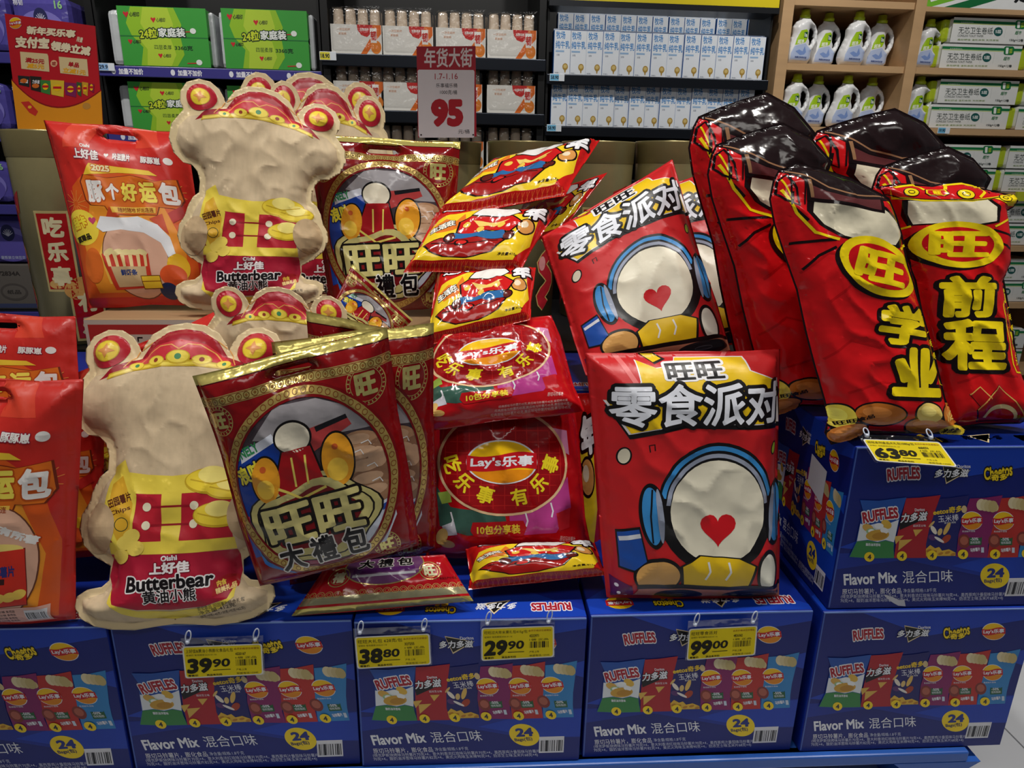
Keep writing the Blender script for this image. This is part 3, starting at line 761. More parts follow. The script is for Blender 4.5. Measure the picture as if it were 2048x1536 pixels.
MB().box(-.232, -.192, .015, .21, .006, .102, LIME, .014).build('end_wrap', tpp, label='lime green gathered end of the wrapper')
tp.emit(lambda v: np.stack([-.2 + v[:, 0] * .01, -.0006 - v[:, 2] * .01, v[:, 1] * .00745], 1), tpp)
first = True
def tpack(xl, z, lab, dy=.03):
    global first
    c = tpp if first else copy_tree(tpp); first = False
    c.location = (xl + .2, YB + dy, z + .001); c['label'] = lab; return c
xr = xat(1884, 136); tpack(xr, ZR[0], 'toilet paper pack, lower of two on the upper right wooden bay'); tpack(xr + .03, ZR[0] + .11, 'toilet paper pack, upper of two on the upper right wooden bay')
tpack(xr + .44, ZR[0], 'toilet paper pack at the photo edge, upper right wooden bay, second from the bottle')
xr = xat(1862, 260); tpack(xr, ZR[1], 'toilet paper pack, lower left of the stacks above the blue ticket'); tpack(xr + .02, ZR[1] + .11, 'toilet paper pack, upper left of the stacks above the blue ticket')
tpack(xr + .44, ZR[1], 'toilet paper pack, lower right of the stacks above the blue ticket'); tpack(xr + .46, ZR[1] + .11, 'toilet paper pack, upper right of the stacks above the blue ticket')
z2 = ZR[2]; xr = xat(1848, 372)
for k in range(2):
    for j in range(2): tpack(xr - .02 + k * .44 if k else xr - .02, z2 + .11 * j, 'toilet paper pack, %s column, %s layer, above the lime strip' % (ORD[k], ('lower', 'upper')[j]))
for r, zz in enumerate(ZR[3:6]):
    for j in range(2): tpack(2.62, zz + .13 * 0 + .11 * j, 'toilet paper pack, %s of two, %s shelf below the lime strip' % (('lower', 'upper')[j], ('first', 'second', 'third')[r]))
# ================================================================== BLUE SNACK CASES
BW, BH, BD = 45.2, 35., 33.
bx = Art(BW, BH, [(1585, 1504), (1980, 1491), (2061, 1219), (1638, 1221)], kind='card'); bx.tile(1528, 1146)
NAVY, BLUE, MID = (10, 30, 118), (16, 62, 178), (12, 46, 150)
WHT, YEL, RED, BK = (232, 234, 240), (246, 214, 30), (196, 24, 34), (14, 14, 18)
bx.raw(); bx.box('face_pattern', NAVY, -.6, .1, .1, BW - .1, BH - .1)
bx.P('face_pattern', BLUE, 0, [(7.5, BH - .1), (BW - .1, BH - .1), (BW - .1, BH - 2.4), (22.7, BH - 6.2)])
bx.P('face_pattern', BLUE, 0, [(.1, 13.9), (4.4, 15.6), (4, 13.4)]); bx.P('face_pattern', BLUE, 0, [(BW - .1, 25), (38.6, 23.2), (BW - .1, 21)])
bx.P('face_pattern', MID, 0, [(.1, 12.6), (BW - .1, 13.4), (BW - .1, 6), (33, 6.4), (14, 11), (.1, 9)]); bx.P('face_pattern', BLUE, .3, [(33, 11.9), (BW - .1, 13.2), (BW - .1, 6.2), (36, 6.4), (24, 9.4)])
bx.tile(1528, 1146)
def ruffles(a, part, p, q, h, L): a.T(part, 'RUFFLES', (168, 26, 44), L, p, q, h, .045, [((235, 236, 240), .085)], arch=.08)
def lays(a, part, cx, cy, rx, ry, L, small=False, ring=WHT):
    a.E(part, ring, L, cx, cy, rx, ry); a.E(part, (244, 196, 20), L + .5, cx, cy, rx * .95, ry * .94)
    sg = 1 if a.off is not None else -1
    a.P(part, (226, 140, 20), L + .8, a.ell(cx, cy, rx * .95, ry * .94, 16, 0, .35, 2.79) if sg > 0 else a.ell(cx, cy, rx * .95, ry * .94, 16, 0, -2.79, -.35))
    band = [(cx + rx * 1.06 * t, cy + sg * ry * (-.36 - .12 * math.sin(3 * t))) for t in np.linspace(-.93, .93, 12)] + [(cx + rx * 1.06 * t, cy + sg * ry * (.34 - .1 * math.sin(3 * t))) for t in np.linspace(.93, -.93, 12)]
    a.P(part, RED, L + 1.2, band)
    a.T(part, "Lay's乐事", WHT, L + 1.6, (cx - rx * .88, cy + sg * ry * .04), (cx + rx * .88, cy - sg * ry * .06), ry * .56, .03, skew=.1)
def doritos(a, part, ox, oy, k, L):
    f = lambda x, y: (ox + x * k, oy + y * k)
    a.P(part, (226, 206, 160), L, [f(-76, -66), f(126, -22), f(-50, 72)]); a.P(part, BK, L + .4, [f(-72, -58), f(112, -20), f(-46, 60)])
    a.T(part, '多力多滋', WHT, L + .8, f(-130, 0), f(112, -4), 56 * k, .03, [(BK, .06)], skew=.25); a.T(part, 'Doritos', WHT, L + 1, f(30, -48), f(126, -50), 24 * k, .02)
ruffles(bx, 'ridged_chip_logo', (662, 490), (902, 474), 84, 1); doritos(bx, 'corn_chip_logo', 1140, 476, 1, 1)
bx.T('cheese_snack_logo', 'Cheetos', YEL, 1, (1364, 482), (1566, 446), 84, .03, [(BK, .09)], skew=.1); bx.T('cheese_snack_logo', '奇多', YEL, 2, (1415, 504), (1530, 496), 46, .04, [(BK, .09)])
lays(bx, 'round_logo', 1748, 468, 90, 68, 1)
# the six printed bags
def chipbag(pts, col, L): bx.P('pictured_bag', col, L, pts)
chipbag([(1720, 640), (1835, 632), (1950, 608), (1902, 740), (1862, 850), (1838, 940), (1822, 1034), (1610, 1040), (1640, 870), (1690, 760)], (52, 134, 198), 1)
chipbag([(1490, 642), (1600, 636), (1726, 612), (1680, 760), (1645, 880), (1615, 960), (1606, 1040), (1388, 1046), (1412, 880), (1452, 760)], (188, 48, 42), 1.6)
chipbag([(1262, 645), (1370, 640), (1496, 622), (1456, 740), (1418, 870), (1392, 960), (1388, 1046), (1164, 1042), (1180, 890), (1220, 760)], (134, 28, 98), 2.2)
chipbag([(1015, 650), (1130, 640), (1256, 622), (1216, 740), (1184, 860), (1165, 960), (1160, 1036), (938, 1040), (950, 900), (985, 760)], (26, 28, 104), 2.8)
chipbag([(800, 645), (900, 640), (1050, 622), (1006, 740), (966, 860), (944, 960), (950, 1050), (712, 1054), (735, 900), (770, 760)], (172, 30, 42), 3.4)
chipbag([(462, 658), (600, 662), (802, 638), (758, 760), (722, 900), (708, 980), (712, 1055), (540, 1058), (382, 1050), (432, 950), (462, 820), (486, 740)], (32, 82, 168), 4)
P = 'pictured_bag'
bx.P(P, (224, 230, 234), 4.5, [(464, 820), (520, 832), (580, 818), (640, 828), (690, 812), (746, 790), (722, 900), (710, 945), (650, 930), (590, 944), (520, 930), (440, 940)])
bx.P(P, (58, 134, 72), 4.5, [(440, 942), (520, 934), (590, 948), (650, 934), (710, 948), (708, 980), (712, 1053), (540, 1056), (386, 1048), (430, 960)])
ruffles(bx, P, (480, 782), (740, 742), 78, 5)
for x, y, rx, ry, r, c in ((520, 848, 42, 26, .3, (214, 170, 80)), (655, 822, 40, 28, .5, (222, 180, 70)), (600, 834, 34, 20, 0, (236, 240, 240)), (545, 872, 38, 22, 0, (150, 190, 140)), (545, 870, 24, 14, 0, (240, 244, 236)), (590, 898, 86, 38, -.1, (206, 160, 60)), (640, 866, 30, 20, .2, (238, 240, 240)), (606, 902, 56, 24, -.1, (186, 136, 44))): bx.E(P, c, 5.2, x, y, rx, ry, r, 18)
bx.T(P, '酸奶油洋葱味', WHT, 5, (505, 962), (612, 964), 20, .02); bx.T(P, '力多滋', WHT, 4.4, (762, 782), (952, 764), 62, .03, [(BK, .07)], skew=.25); bx.T(P, 'Doritos', WHT, 4.2, (862, 724), (934, 720), 20, .02)
bx.P(P, BK, 3.8, [(752, 800), (960, 775), (752, 862)]); bx.T(P, '超浓芝士味', WHT, 4.2, (850, 832), (942, 830), 16, .01)
for t in (((714, 905), (784, 898), (724, 958)), ((750, 930), (846, 924), (742, 1002)), ((850, 858), (920, 856), (868, 905))): bx.P(P, (218, 176, 80), 4.2, t)
bx.T(P, 'eetos奇多', (236, 200, 40), 3.6, (996, 740), (1206, 712), 44, .03, skew=.1); bx.T(P, '玉米棒', WHT, 3.6, (1032, 786), (1180, 772), 46, .01); bx.T(P, '美式火鸡味', WHT, 3.6, (1076, 812), (1160, 806), 14, .0)
for x, y, rx, ry, r, c in ((1000, 860, 16, 34, -.6, (236, 226, 210)), (1045, 872, 16, 26, .4, (220, 190, 120)), (1095, 850, 16, 48, .5, (224, 186, 96)), (1090, 920, 22, 40, .9, (170, 66, 40)), (990, 910, 30, 20, .2, (90, 50, 110)), (1040, 925, 40, 10, .5, (232, 226, 220)), (985, 820, 8, 30, .8, (216, 184, 110))): bx.E(P, c, 3.8, x, y, rx, ry, r, 14)
bx.P(P, (222, 180, 60), 3.8, [(944, 1038), (944, 990), (975, 962), (1010, 984), (1040, 975), (1060, 1000), (1110, 990), (1158, 1012), (1158, 1034)])
for x, y in ((965, 1000), (1005, 1008), (1050, 1020), (1100, 1012), (1140, 1024)): bx.E(P, (190, 130, 40), 4, x, y, 20, 9, -.3, 10)
for (lx, ly), (fx, fy), gx, ddx, L in (((1275, 796), (1220, 935), 1300, 0, 3), ((1503, 796), (1438, 930), 1520, 0, 2.4), ((1732, 790), (1640, 915), 1755, 0, 2)):
    lays(bx, P, lx, ly, 78, 64, L)
    cx, cy = {1275: (1388, 690), 1503: (1615, 678), 1732: (1848, 672)}[lx]
    for k in range(4): bx.E(P, (226 - 10 * k, 212 - 12 * k, 172 - 18 * k), L + .2 * k, cx - 46 + 28 * k, cy - 4 + 4 * k, 34, 40, .2, 14)
    bx.E(P, (214, 190, 140), L, lx - 55, cy + 28, 20, 26, 0, 12); bx.E(P, (130, 50, 44), L, fx, fy, 44, 48, 0, 16); bx.E(P, (176, 96, 76), L + .3, fx, fy - 4, 30, 30, 0, 12)
    bx.P(P, (36, 96, 56), L + .3, [(gx - 42, 910), (gx + 40, 912), (gx + 48, 902), (gx + 44, 958), (gx - 44, 962)]); bx.T(P, '-50%', WHT, L + .6, (gx - 34, 920), (gx + 22, 918), 20, .02); bx.T(P, '饱和脂肪', WHT, L + .6, (gx - 36, 944), (gx + 36, 940), 18, .01)
    bx.T(P, '马铃薯片', WHT, L + .6, (gx - 36, 996), (gx + 34, 986), 26, .03); bx.T(P, '黑胡椒牛排味', WHT, L + .6, (lx - 70, 868), (lx + 24, 866), 12, .01); bx.box(P, (200, 214, 230), L + .6, gx + 42, 975, gx + 62, 1010)
for k, (x, y) in enumerate(((530, 1046), (768, 1038), (986, 1031), (1210, 1022), (1440, 1019), (1667, 1013))):
    bx.E('count_badge', YEL, 6, x, y, 37, 33, n=24); bx.T('count_badge', '4', (24, 30, 60), 7, (x - 14, y + 1), (x + 14, y - 1), 34, .03, skew=.1)
bx.T('lettering', 'Flavor Mix', WHT, 1, (345, 1208), (736, 1186), 78, .03); bx.T('lettering', '混合口味', WHT, 1, (776, 1186), (1140, 1172), 84, .015)
bx.E('bag_count_badge', YEL, 1, 1443, 1168, 104, 84); bx.T('bag_count_badge', '24', (26, 44, 130), 2, (1386, 1150), (1510, 1144), 64, .05, skew=.1); bx.T('bag_count_badge', 'Bags(包)', (24, 36, 90), 2, (1366, 1206), (1492, 1196), 34, .02)
bx.T('lettering', '原切马铃薯片，膨化食品', WHT, 1, (335, 1290), (768, 1278), 40, .012); bx.T('lettering', '净含量/规格:1.8千克', (200, 206, 226), 1, (782, 1277), (1022, 1270), 27, .005)
bx.T('lettering', '(得克萨斯烧烤味马铃薯片70克×4，意大利香浓红烩味马铃薯片70克×4，墨西哥鸡汁番茄味马铃薯片', (206, 210, 228), 1, (325, 1326), (1520, 1292), 30, .008)
bx.T('lettering', '70克×4，酸奶油洋葱味马铃薯片82克×4，美式火鸡味玉米棒90克×4，劲浓芝士味玉米片68克×4)', (206, 210, 228), 1, (322, 1354), (1500, 1318), 30, .008)
bx.raw().barcode('barcode', 1, 36.6, 2.2, 41.8, 6.4, seed=3)
bx.bake()
# logos printed upside down along the front of the lid
bt = Art(BW, 12, kind='card'); bt.raw().P('face_pattern', BLUE, -.5, [(.1, .2), (BW - .1, .2), (BW - .1, 2), (30, 11.8), (8, 11.8), (.1, 5)])
def ruf2(cx, cy): bt.T('logo', 'RUFFLES', (168, 26, 44), 0, (cx + 4, cy), (cx - 4, cy), 2.6, .045, [((235, 236, 240), .085)])
ruf2(38.5, 3.6)
bt.P('logo', (226, 206, 160), 0, [(30.5, 6), (27, 1.4), (25, 5)]); bt.P('logo', BK, .4, [(30, 5.6), (27, 1.9), (25.6, 4.8)]); bt.T('logo', '多力多滋', WHT, .8, (31.5, 4), (23.5, 4), 2.2, .03, skew=.25)
bt.T('logo', 'Cheetos', YEL, 0, (19.5, 3), (13.5, 3), 2.2, .03, [(BK, .09)]); bt.T('logo', '奇多', YEL, 1, (18, 5), (15, 5), 1.6, .04)
bt.E('logo', (244, 196, 20), 0, 6.6, 3.8, 2.8, 2.1); bt.box('logo', RED, 1, 3.8, 2.8, 9.4, 4.6); bt.T('logo', "Lay's乐事", WHT, 2, (9, 3.7), (4.2, 3.7), 1.2, .03)
bt.bake()
CASE = M((12, 42, 146), 'card')
DISP = -.026                                         # the display stands slightly turned to the shelf wall
def disp(x, y, z=0.):
    c, s = math.cos(DISP), math.sin(DISP); return Vector((x * c - (y - 1.145) * s, 1.145 + x * s + (y - 1.145) * c, z))
GRP = 'blue mixed snack cases'
case0 = thing('snack_case', 'x', 'cardboard case', group=GRP)
MB().box(0, BW / 100, 0, BD / 100, 0, BH / 100, CASE, .003).build('carton', case0)
b = MB(); b.box(.002, BW / 100 - .002, -.0008, .0012, BH / 100 - .0035, BH / 100 - .0008, M((120, 150, 215), 'card')); b.box(.002, .0045, -.0008, .001, .004, BH / 100 - .004, M((70, 100, 180), 'card')); b.build('worn_edge', case0, label='pale scuffed front edges')
bx.emit(face_xz(0, 0, -.0003), case0)
def put_case(o, x, y, z, lab, rz=0):
    p = disp(x, y, z); o.location = p; o.rotation_euler = (0, 0, DISP + rz); o['label'] = lab; return o
c1 = put_case(case0, -1.110, 1.145, .126, 'blue snack case at far left of the bottom row, cut by the photo edge')
cs = [c1] + [put_case(copy_tree(case0), x, y, .126, l, r) for x, y, l, r in (
    (-.653, 1.147, 'blue snack case second from left, behind the 39.90 price tag', .004),
    (-.197, 1.142, 'blue snack case in the middle, behind the 38.80 and 29.90 price tags', -.003),
    (.262, 1.147, 'blue snack case behind the 99.00 price tag', .006),
    (.731, 1.144, 'blue snack case at right end of bottom row, no price tag, beside the floor', .0))]
for c in cs: bt.emit(lambda v: np.stack([v[:, 0] * .01, .002 + v[:, 1] * .01, BH * .01 + .0002 + v[:, 2] * .008], 1), c)
cu = put_case(copy_tree(case0), .741, 1.15, .479, 'blue snack case stacked on top at right, behind the 63.80 price tag')
bt.emit(lambda v: np.stack([v[:, 0] * .01, .002 + v[:, 1] * .01, BH * .01 + .0002 + v[:, 2] * .008], 1), cu)
for o in bx.emit(lambda v: np.stack([-.0003 - v[:, 2] * .008, BD / 100 * (1 - v[:, 0] / BW), v[:, 1] * .01], 1), cu): o.name = 'side_' + o.name.split('.')[0]
ta = Art(BW, BH); ta.raw().P('white_patch', (214, 214, 218), 7, [(25.3, 27.5), (34.5, 26.4), (34.5, 19), (25.3, 21)])
ta.bake().emit(lambda v: np.stack([-.0003 - v[:, 2] * .008, BD / 100 * (1 - v[:, 0] / BW), v[:, 1] * .01], 1), cu)
ta = Art(BW, BH); ta.raw().P('torn_patch', (196, 196, 204), 3, [(11, 3.2), (13, 2.6), (14.5, 1.8), (15.6, 1.9), (16.2, .3), (14.6, .5), (13.4, 1.2), (12, 2.2)])
ta.bake().emit(face_xz(0, 0, -.0003), cu, labels={'torn_patch': 'torn white patch in the blue print'})
tier = [put_case(copy_tree(case0), x, 1.502, .479, l) for x, l in (
    (-1.03, 'blue snack case in raised second row, behind the left lucky bags'), (-.57, 'blue snack case in raised second row, behind the front bear bag'),
    (-.11, 'blue snack case in raised second row, behind the red chip gift bags'), (.35, 'blue snack case in raised second row, behind the front snack party bag'),)]

# pallet under the cases
PAL = M((44, 92, 176), 'plastic')
pl = thing('pallet', 'blue plastic pallet under the bottom row of snack cases', 'pallet', disp(-1.13, 1.13, 0)); pl.rotation_euler[2] = DISP
b = MB(); b.box(0, 2.235, .01, 1.5, .1, .124, PAL, .004); b.box(0, 2.235, .0, .03, .096, .124, PAL, .004); b.build('deck', pl)
for x0, x1 in ((0, .16), (.60, .78), (1.1, 1.24), (1.56, 1.72), (2.1, 2.235)):
    MB().prism([(x0, 0), (x1, 0), (x1, .074), (x1 + .03, .097), (x0 - .03 if x0 else 0, .097), (x0, .074)], .0, .14, PAL).build('foot', pl)
    MB().box(x0, x1, 1.1, 1.4, 0, .1, PAL, .004).build('foot', pl)
dk = M((10, 11, 14), 'black')
pt = thing('display_plinth', 'dark stepped plinth behind the front row of snack cases', 'plinth', disp(-1.1, 1.49, 0)); pt.rotation_euler[2] = DISP
MB().box(0, 2.2, .0, 1.15, .126, .477, dk).build('lower_step', pt); MB().box(0, 2.2, .36, 1.15, .479, .83, dk).build('upper_step', pt)

# fragile carton with the glass sign, and a plain one next to it
KR = M((176, 142, 104), 'card')
def carton(x0, x1, y0, y1, z0, z1, label, art=True):
    t = thing('carton', label, 'carton', (x0, y0, z0)); w, d, h = x1 - x0, y1 - y0, z1 - z0
    MB().box(0, w, 0, d, 0, h, KR, .004).build('carton_body', t)
    if art:
        a = Art(w * 100, h * 100, kind='card'); a.raw(); W, H = w * 100, h * 100
        a.box('printed_panel', (200, 190, 178), 0, .2, .2, W - .2, H - .2); a.box('printed_panel', (178, 50, 48), 1, .9, .3, W - .9, H - 1.2); a.box('printed_panel', (196, 184, 170), 2, 3, .3, W * .6, H - 3.4)
        gx = 6; gz = H - 8
        a.P('glass_sign', (30, 26, 26), 3, [(gx - 1.2, gz + 3.2), (gx + 1.2, gz + 3.2), (gx + 1.2, gz + 1.2), (gx + .3, gz + .4), (gx + .2, gz - 2), (gx + 1.2, gz - 2.6), (gx - 1.2, gz - 2.6), (gx - .2, gz - 2), (gx - .3, gz + .4), (gx - 1.2, gz + 1.2)])
        for cx in (3.4, 9, 11, 16.5):
            a.line('glass_sign', (30, 26, 26), 3, [(cx, gz + 3), (cx, gz + 3.9)], .3); a.line('glass_sign', (30, 26, 26), 3, [(cx - .1, gz + 3.9), (cx + (1 if cx in (3.4, 11) else -1), gz + 3.9)], .3)
        a.bake().emit(face_xz(0, 0, -.0004), t)
    return t
ct = carton(-.80, -.335, 1.535, 1.86, .8335, .985, 'brown carton with red print and glass sign under the upper red bag')
carton(-.325, .08, 1.55, 1.86, .8335, .965, 'plain brown carton under the upper dark red gift bag', False)
carton(-.78, -.28, 1.885, 2.06, 0.8315, .91, 'plain brown carton under the rear bear bags', False)

# ================================================================== GOLD TUBS AND THEIR SIGNS
GOLD = M((190, 178, 128), 'gold'); GOLDD = M((168, 154, 106), 'gold')
ba = Art(70, 52, kind='film'); ba.raw()
def banner(x, y, s):
    n = len(s); ba.box('banner_print', (196, 178, 120), 0, x - 4.3, y - 6.6 * n - 1, x + 4.3, y + 1); ba.box('banner_print', (176, 22, 26), 1, x - 3.7, y - 6.6 * n - .3, x + 3.7, y + .3)
    for k, ch in enumerate(s): ba.T('banner_lettering', ch, (226, 214, 170), 2, (x - 2.6, y - 3.3 - 6.6 * k), (x + 2.6, y - 3.3 - 6.6 * k), 5.4, .05)
banner(35, 36, '吃乐事'); banner(40.5, 15.2, '有乐')
ba.P('banner_print', (184, 36, 30), 0, [(22, 40), (26, 42), (25, 36), (21.5, 36)]); ba.P('banner_print', (184, 36, 30), 0, [(41, 42), (47, 44), (44, 37), (40, 38)]); ba.E('banner_print', (206, 170, 60), 1, 43.5, 40.8, 1, 1)
ba.E('banner_print', (214, 160, 90), 1, 40, 16, 5, 3.2, .2); ba.E('banner_print', (222, 176, 104), 1, 33.4, 17.2, 2, 1.2)
rib = [(20 + 2.2 * math.sin(k * .9), 38 - k * 1.6) for k in range(22)]
ba.line('ribbon_print', (214, 180, 110), 0, rib, 4.6); ba.line('ribbon_print', (190, 36, 50), 1, rib, 3.8); 
for k in (4, 8, 12): ba.E('ribbon_print', (236, 160, 160) if k != 4 else (220, 190, 50), 2, rib[k][0], rib[k][1], 1.4, 2.4)
ba.bake()
tub0 = thing('gold_tub', 'x', 'tub', group='gold chip gift tubs')
TR, TH = .118, .575
b = MB(); b.lathe([(TR * .9, 0), (TR * .985, TH - .075), (TR * .985, TH - .07)], (0, 0, 0), 56, GOLD, cap=False); b.lathe([(.001, .0), (TR * .9, 0)], (0, 0, 0), 56, GOLD, cap=False); b.build('tub_body', tub0)
b = MB(); b.lathe([(TR * .985, TH - .07), (TR * 1.0, TH - .066), (TR * 1.02, TH - .004), (TR * 1.02, TH), (TR * .97, TH), (TR * .95, TH - .02), (.001, TH - .02)], (0, 0, 0), 56, GOLDD, cap=False); b.build('lid', tub0, label='darker gold lid with a raised rim')
def on_tub(v, t0=0.):
    r = TR * (.9 + .085 * v[:, 1] / 50) + .0006 + v[:, 2] * .008; t = (v[:, 0] - 35) * .01 / TR + t0
    return np.stack([r * np.sin(t), -r * np.cos(t), v[:, 1] * .01], 1)
ba2 = ba
b_ = [(k, v) for k, v in ba.flat.items()]
ba.bake(1.2); ba.emit(on_tub, tub0)
first = True
for px, Y, lab, rz in ((112, 2.03, 'gold chip tub at left, standing under the red promotion board', .12), (888, 2.36, 'gold chip tub under the red and white 95 price sign', 1.5), (1049, 2.36, 'gold chip tub right of the 95 price sign', 2.0), (1197, 2.36, 'gold chip tub in back row, second right of the 95 price sign', -.2), (1345, 2.36, 'gold chip tub in back row, beside the graduation cap bags', 2.4)):
    c = tub0 if first else copy_tree(tub0); first = False
    zt = at(px, 284 if px > 300 else 263, Y).z - TH; c.location = (at(px, 284, Y).x, Y, .8315); c['label'] = lab; c.rotation_euler[2] = rz
    c.scale = (1, 1, (zt + TH - .8315) / TH)
def board(name, label, cat, px, Y, W, H, art, thick=.004, lean=.0):
    p = [at(x, y, Y) for x, y in px]; t = thing(name, label, cat, p[0])
    e1 = (p[1] - p[0]); e2 = (p[3] - p[0]); n = e1.cross(e2).normalized()
    vs = []
    for k in (0, 1): vs += [q - p[0] - n * thick * k for q in p]
    MB().add(vs, [(0, 1, 2, 3), (7, 6, 5, 4), (0, 4, 5, 1), (1, 5, 6, 2), (2, 6, 7, 3), (3, 7, 4, 0)], M((180, 26, 34), 'card')).build('board', t)
    Q = [np.array(q - p[0]) for q in p]; nn = np.array(n)
    def f(v):
        u = (v[:, 0] / W)[:, None]; w = (v[:, 1] / H)[:, None]
        return (Q[0] * (1 - u) + Q[1] * u) * (1 - w) + (Q[3] * (1 - u) + Q[2] * u) * w + nn * (v[:, 2] * .01)[:, None]
    art.bake(); art.emit(f, t); return t
s95 = [(836, 275), (953, 273), (951, 92), (833, 93)]
a = Art(20, 30, s95); a.tile(500, 0); CR = (170, 26, 44)
a.raw().box('sign_print', CR, -.5, 0, 0, 20, 30); a.tile(500, 0)
a.P('sign_print', (224, 214, 216), 0, [(1330, 545), (1760, 548), (1768, 560), (1766, 1078), (1758, 1085), (1338, 1084), (1328, 1072), (1320, 555)])
a.T('title_lettering', '年货大街', (232, 216, 214), 0, (1372, 455), (1752, 450), 150, .02)
a.T('lettering', '1.7-1.16', CR, 1, (1455, 598), (1636, 596), 46, .0); a.T('lettering', '乐事福乐桶', (40, 36, 40), 1, (1465, 668), (1632, 668), 34, .01); a.T('lettering', '1000克/桶', (40, 36, 40), 1, (1497, 720), (1630, 722), 34, .0)
a.T('price_lettering', '95', (176, 22, 36), 1, (1425, 885), (1680, 885), 222, .07); a.T('lettering', '元/桶', (40, 36, 40), 1, (1640, 1035), (1728, 1035), 34, .0)
for x in (1348, 1758): a.E('sign_print', (60, 40, 44), 1, x, 1062, 7, 7)
board('price_sign', 'red and white price sign reading 95, standing behind the bags', 'price sign', s95, 2.2, 20, 30, a)
rb = [(38, 262), (207, 265), (190, 52), (9, 27)]
a = Art(30, 42, rb); a.raw().box('board_print', (192, 24, 36), -.5, 0, 0, 30, 42); a.tile(0, 0)
a.P('board_print', (140, 20, 20), 0, [(90, 620)] + [(90 + 706 * t, 622 + 176 * 4 * t * (1 - t) + 85 * t) for t in np.linspace(0.02, 1, 14)] + [(800, 730)] + [(90 + 706 * t, 642 + 176 * 4 * t * (1 - t) + 85 * t) for t in np.linspace(1, 0, 14)])
a.P('board_print', (232, 150, 30), .4, [(90 + 706 * t, 634 + 176 * 4 * t * (1 - t) + 85 * t) for t in np.linspace(0, 1, 16)] + [(812, 1030), (140, 1020)])
CRM = (240, 226, 190)
a.T('title_lettering', '新年买乐事', CRM, 1, (222, 238), (606, 272), 66, .06, [((150, 16, 24), .08)]); a.T('title_lettering', '支付宝', CRM, 1, (125, 332), (405, 346), 92, .06, [((150, 16, 24), .08)]); a.T('title_lettering', '领券立减', CRM, 1, (415, 360), (718, 408), 76, .06, [((150, 16, 24), .08)])
a.T('lettering', '限量', CRM, 1, (616, 310), (660, 320), 40, .02)
lays(a, 'round_logo', 128, 184, 54, 46, 1)
for pts in ([(165, 410), (388, 428), (396, 448), (405, 570), (176, 545)], [(478, 450), (692, 470), (694, 490), (704, 604), (490, 580)]): a.P('coupon_print', (224, 200, 150), 1, pts)
a.E('coupon_print', (236, 180, 140), 1, 440, 504, 27, 27); a.T('lettering', '或', (160, 30, 30), 2, (424, 503), (456, 506), 30, .02)
for s_, p_, q_, c_ in (('满25元', (210, 475), (365, 490), (180, 24, 34)), ('减5元', (222, 520), (364, 530), (236, 170, 30)), ('单品', (552, 508), (634, 518), (180, 24, 34)), ('立减1元', (510, 555), (684, 575), (236, 170, 30))): a.T('lettering', s_, c_, 2, p_, q_, 40, .04)
for k, (x0, y0, x1, y1, c) in enumerate(((145, 598, 245, 700, (34, 40, 40)), (246, 602, 340, 740, (40, 36, 30)), (330, 632, 415, 760, (60, 130, 60)), (412, 632, 520, 778, (226, 190, 50)), (522, 652, 615, 780, (130, 30, 90)), (614, 648, 654, 775, (60, 90, 50)), (656, 648, 702, 770, (210, 160, 40)), (704, 658, 748, 745, (140, 30, 60)))):
    a.P('pictured_bag', c, 1 + .1 * k, [(x0, y0), (x1, y0 + 8), (x1 - 4, y1 - 10), (x0 + 8, y1 - 30)])
    if k > 1: a.E('pictured_bag', (244, 196, 20), 2, (x0 + x1) / 2, (y0 + y1) / 2 - 10, (x1 - x0) * .28, 26, n=14); a.box('pictured_bag', RED, 2.4, x0 + (x1 - x0) * .2, (y0 + y1) / 2 - 20, x1 - (x1 - x0) * .2, (y0 + y1) / 2 - 2)
    else: a.T('pictured_bag', '力多滋', WHT, 2, (x0 + 20, y0 + 44), (x1 - 14, y0 + 48), 30, .04); a.E('pictured_bag', (214, 110, 40), 2, (x0 + x1) / 2, y1 - 60, 30, 18, n=12)
a.P('envelope_print', (206, 50, 40), 1, [(168, 806), (236, 800), (312, 880), (290, 916), (240, 890)]); a.E('envelope_print', (240, 180, 50), 2, 244, 846, 16, 12)
a.E('envelope_print', (196, 140, 60), 1, 690, 838, 30, 26)
board('promotion_board', 'red and orange promotion board standing on the left gold tub', 'sign board', rb, 2.03, 30, 42, a)

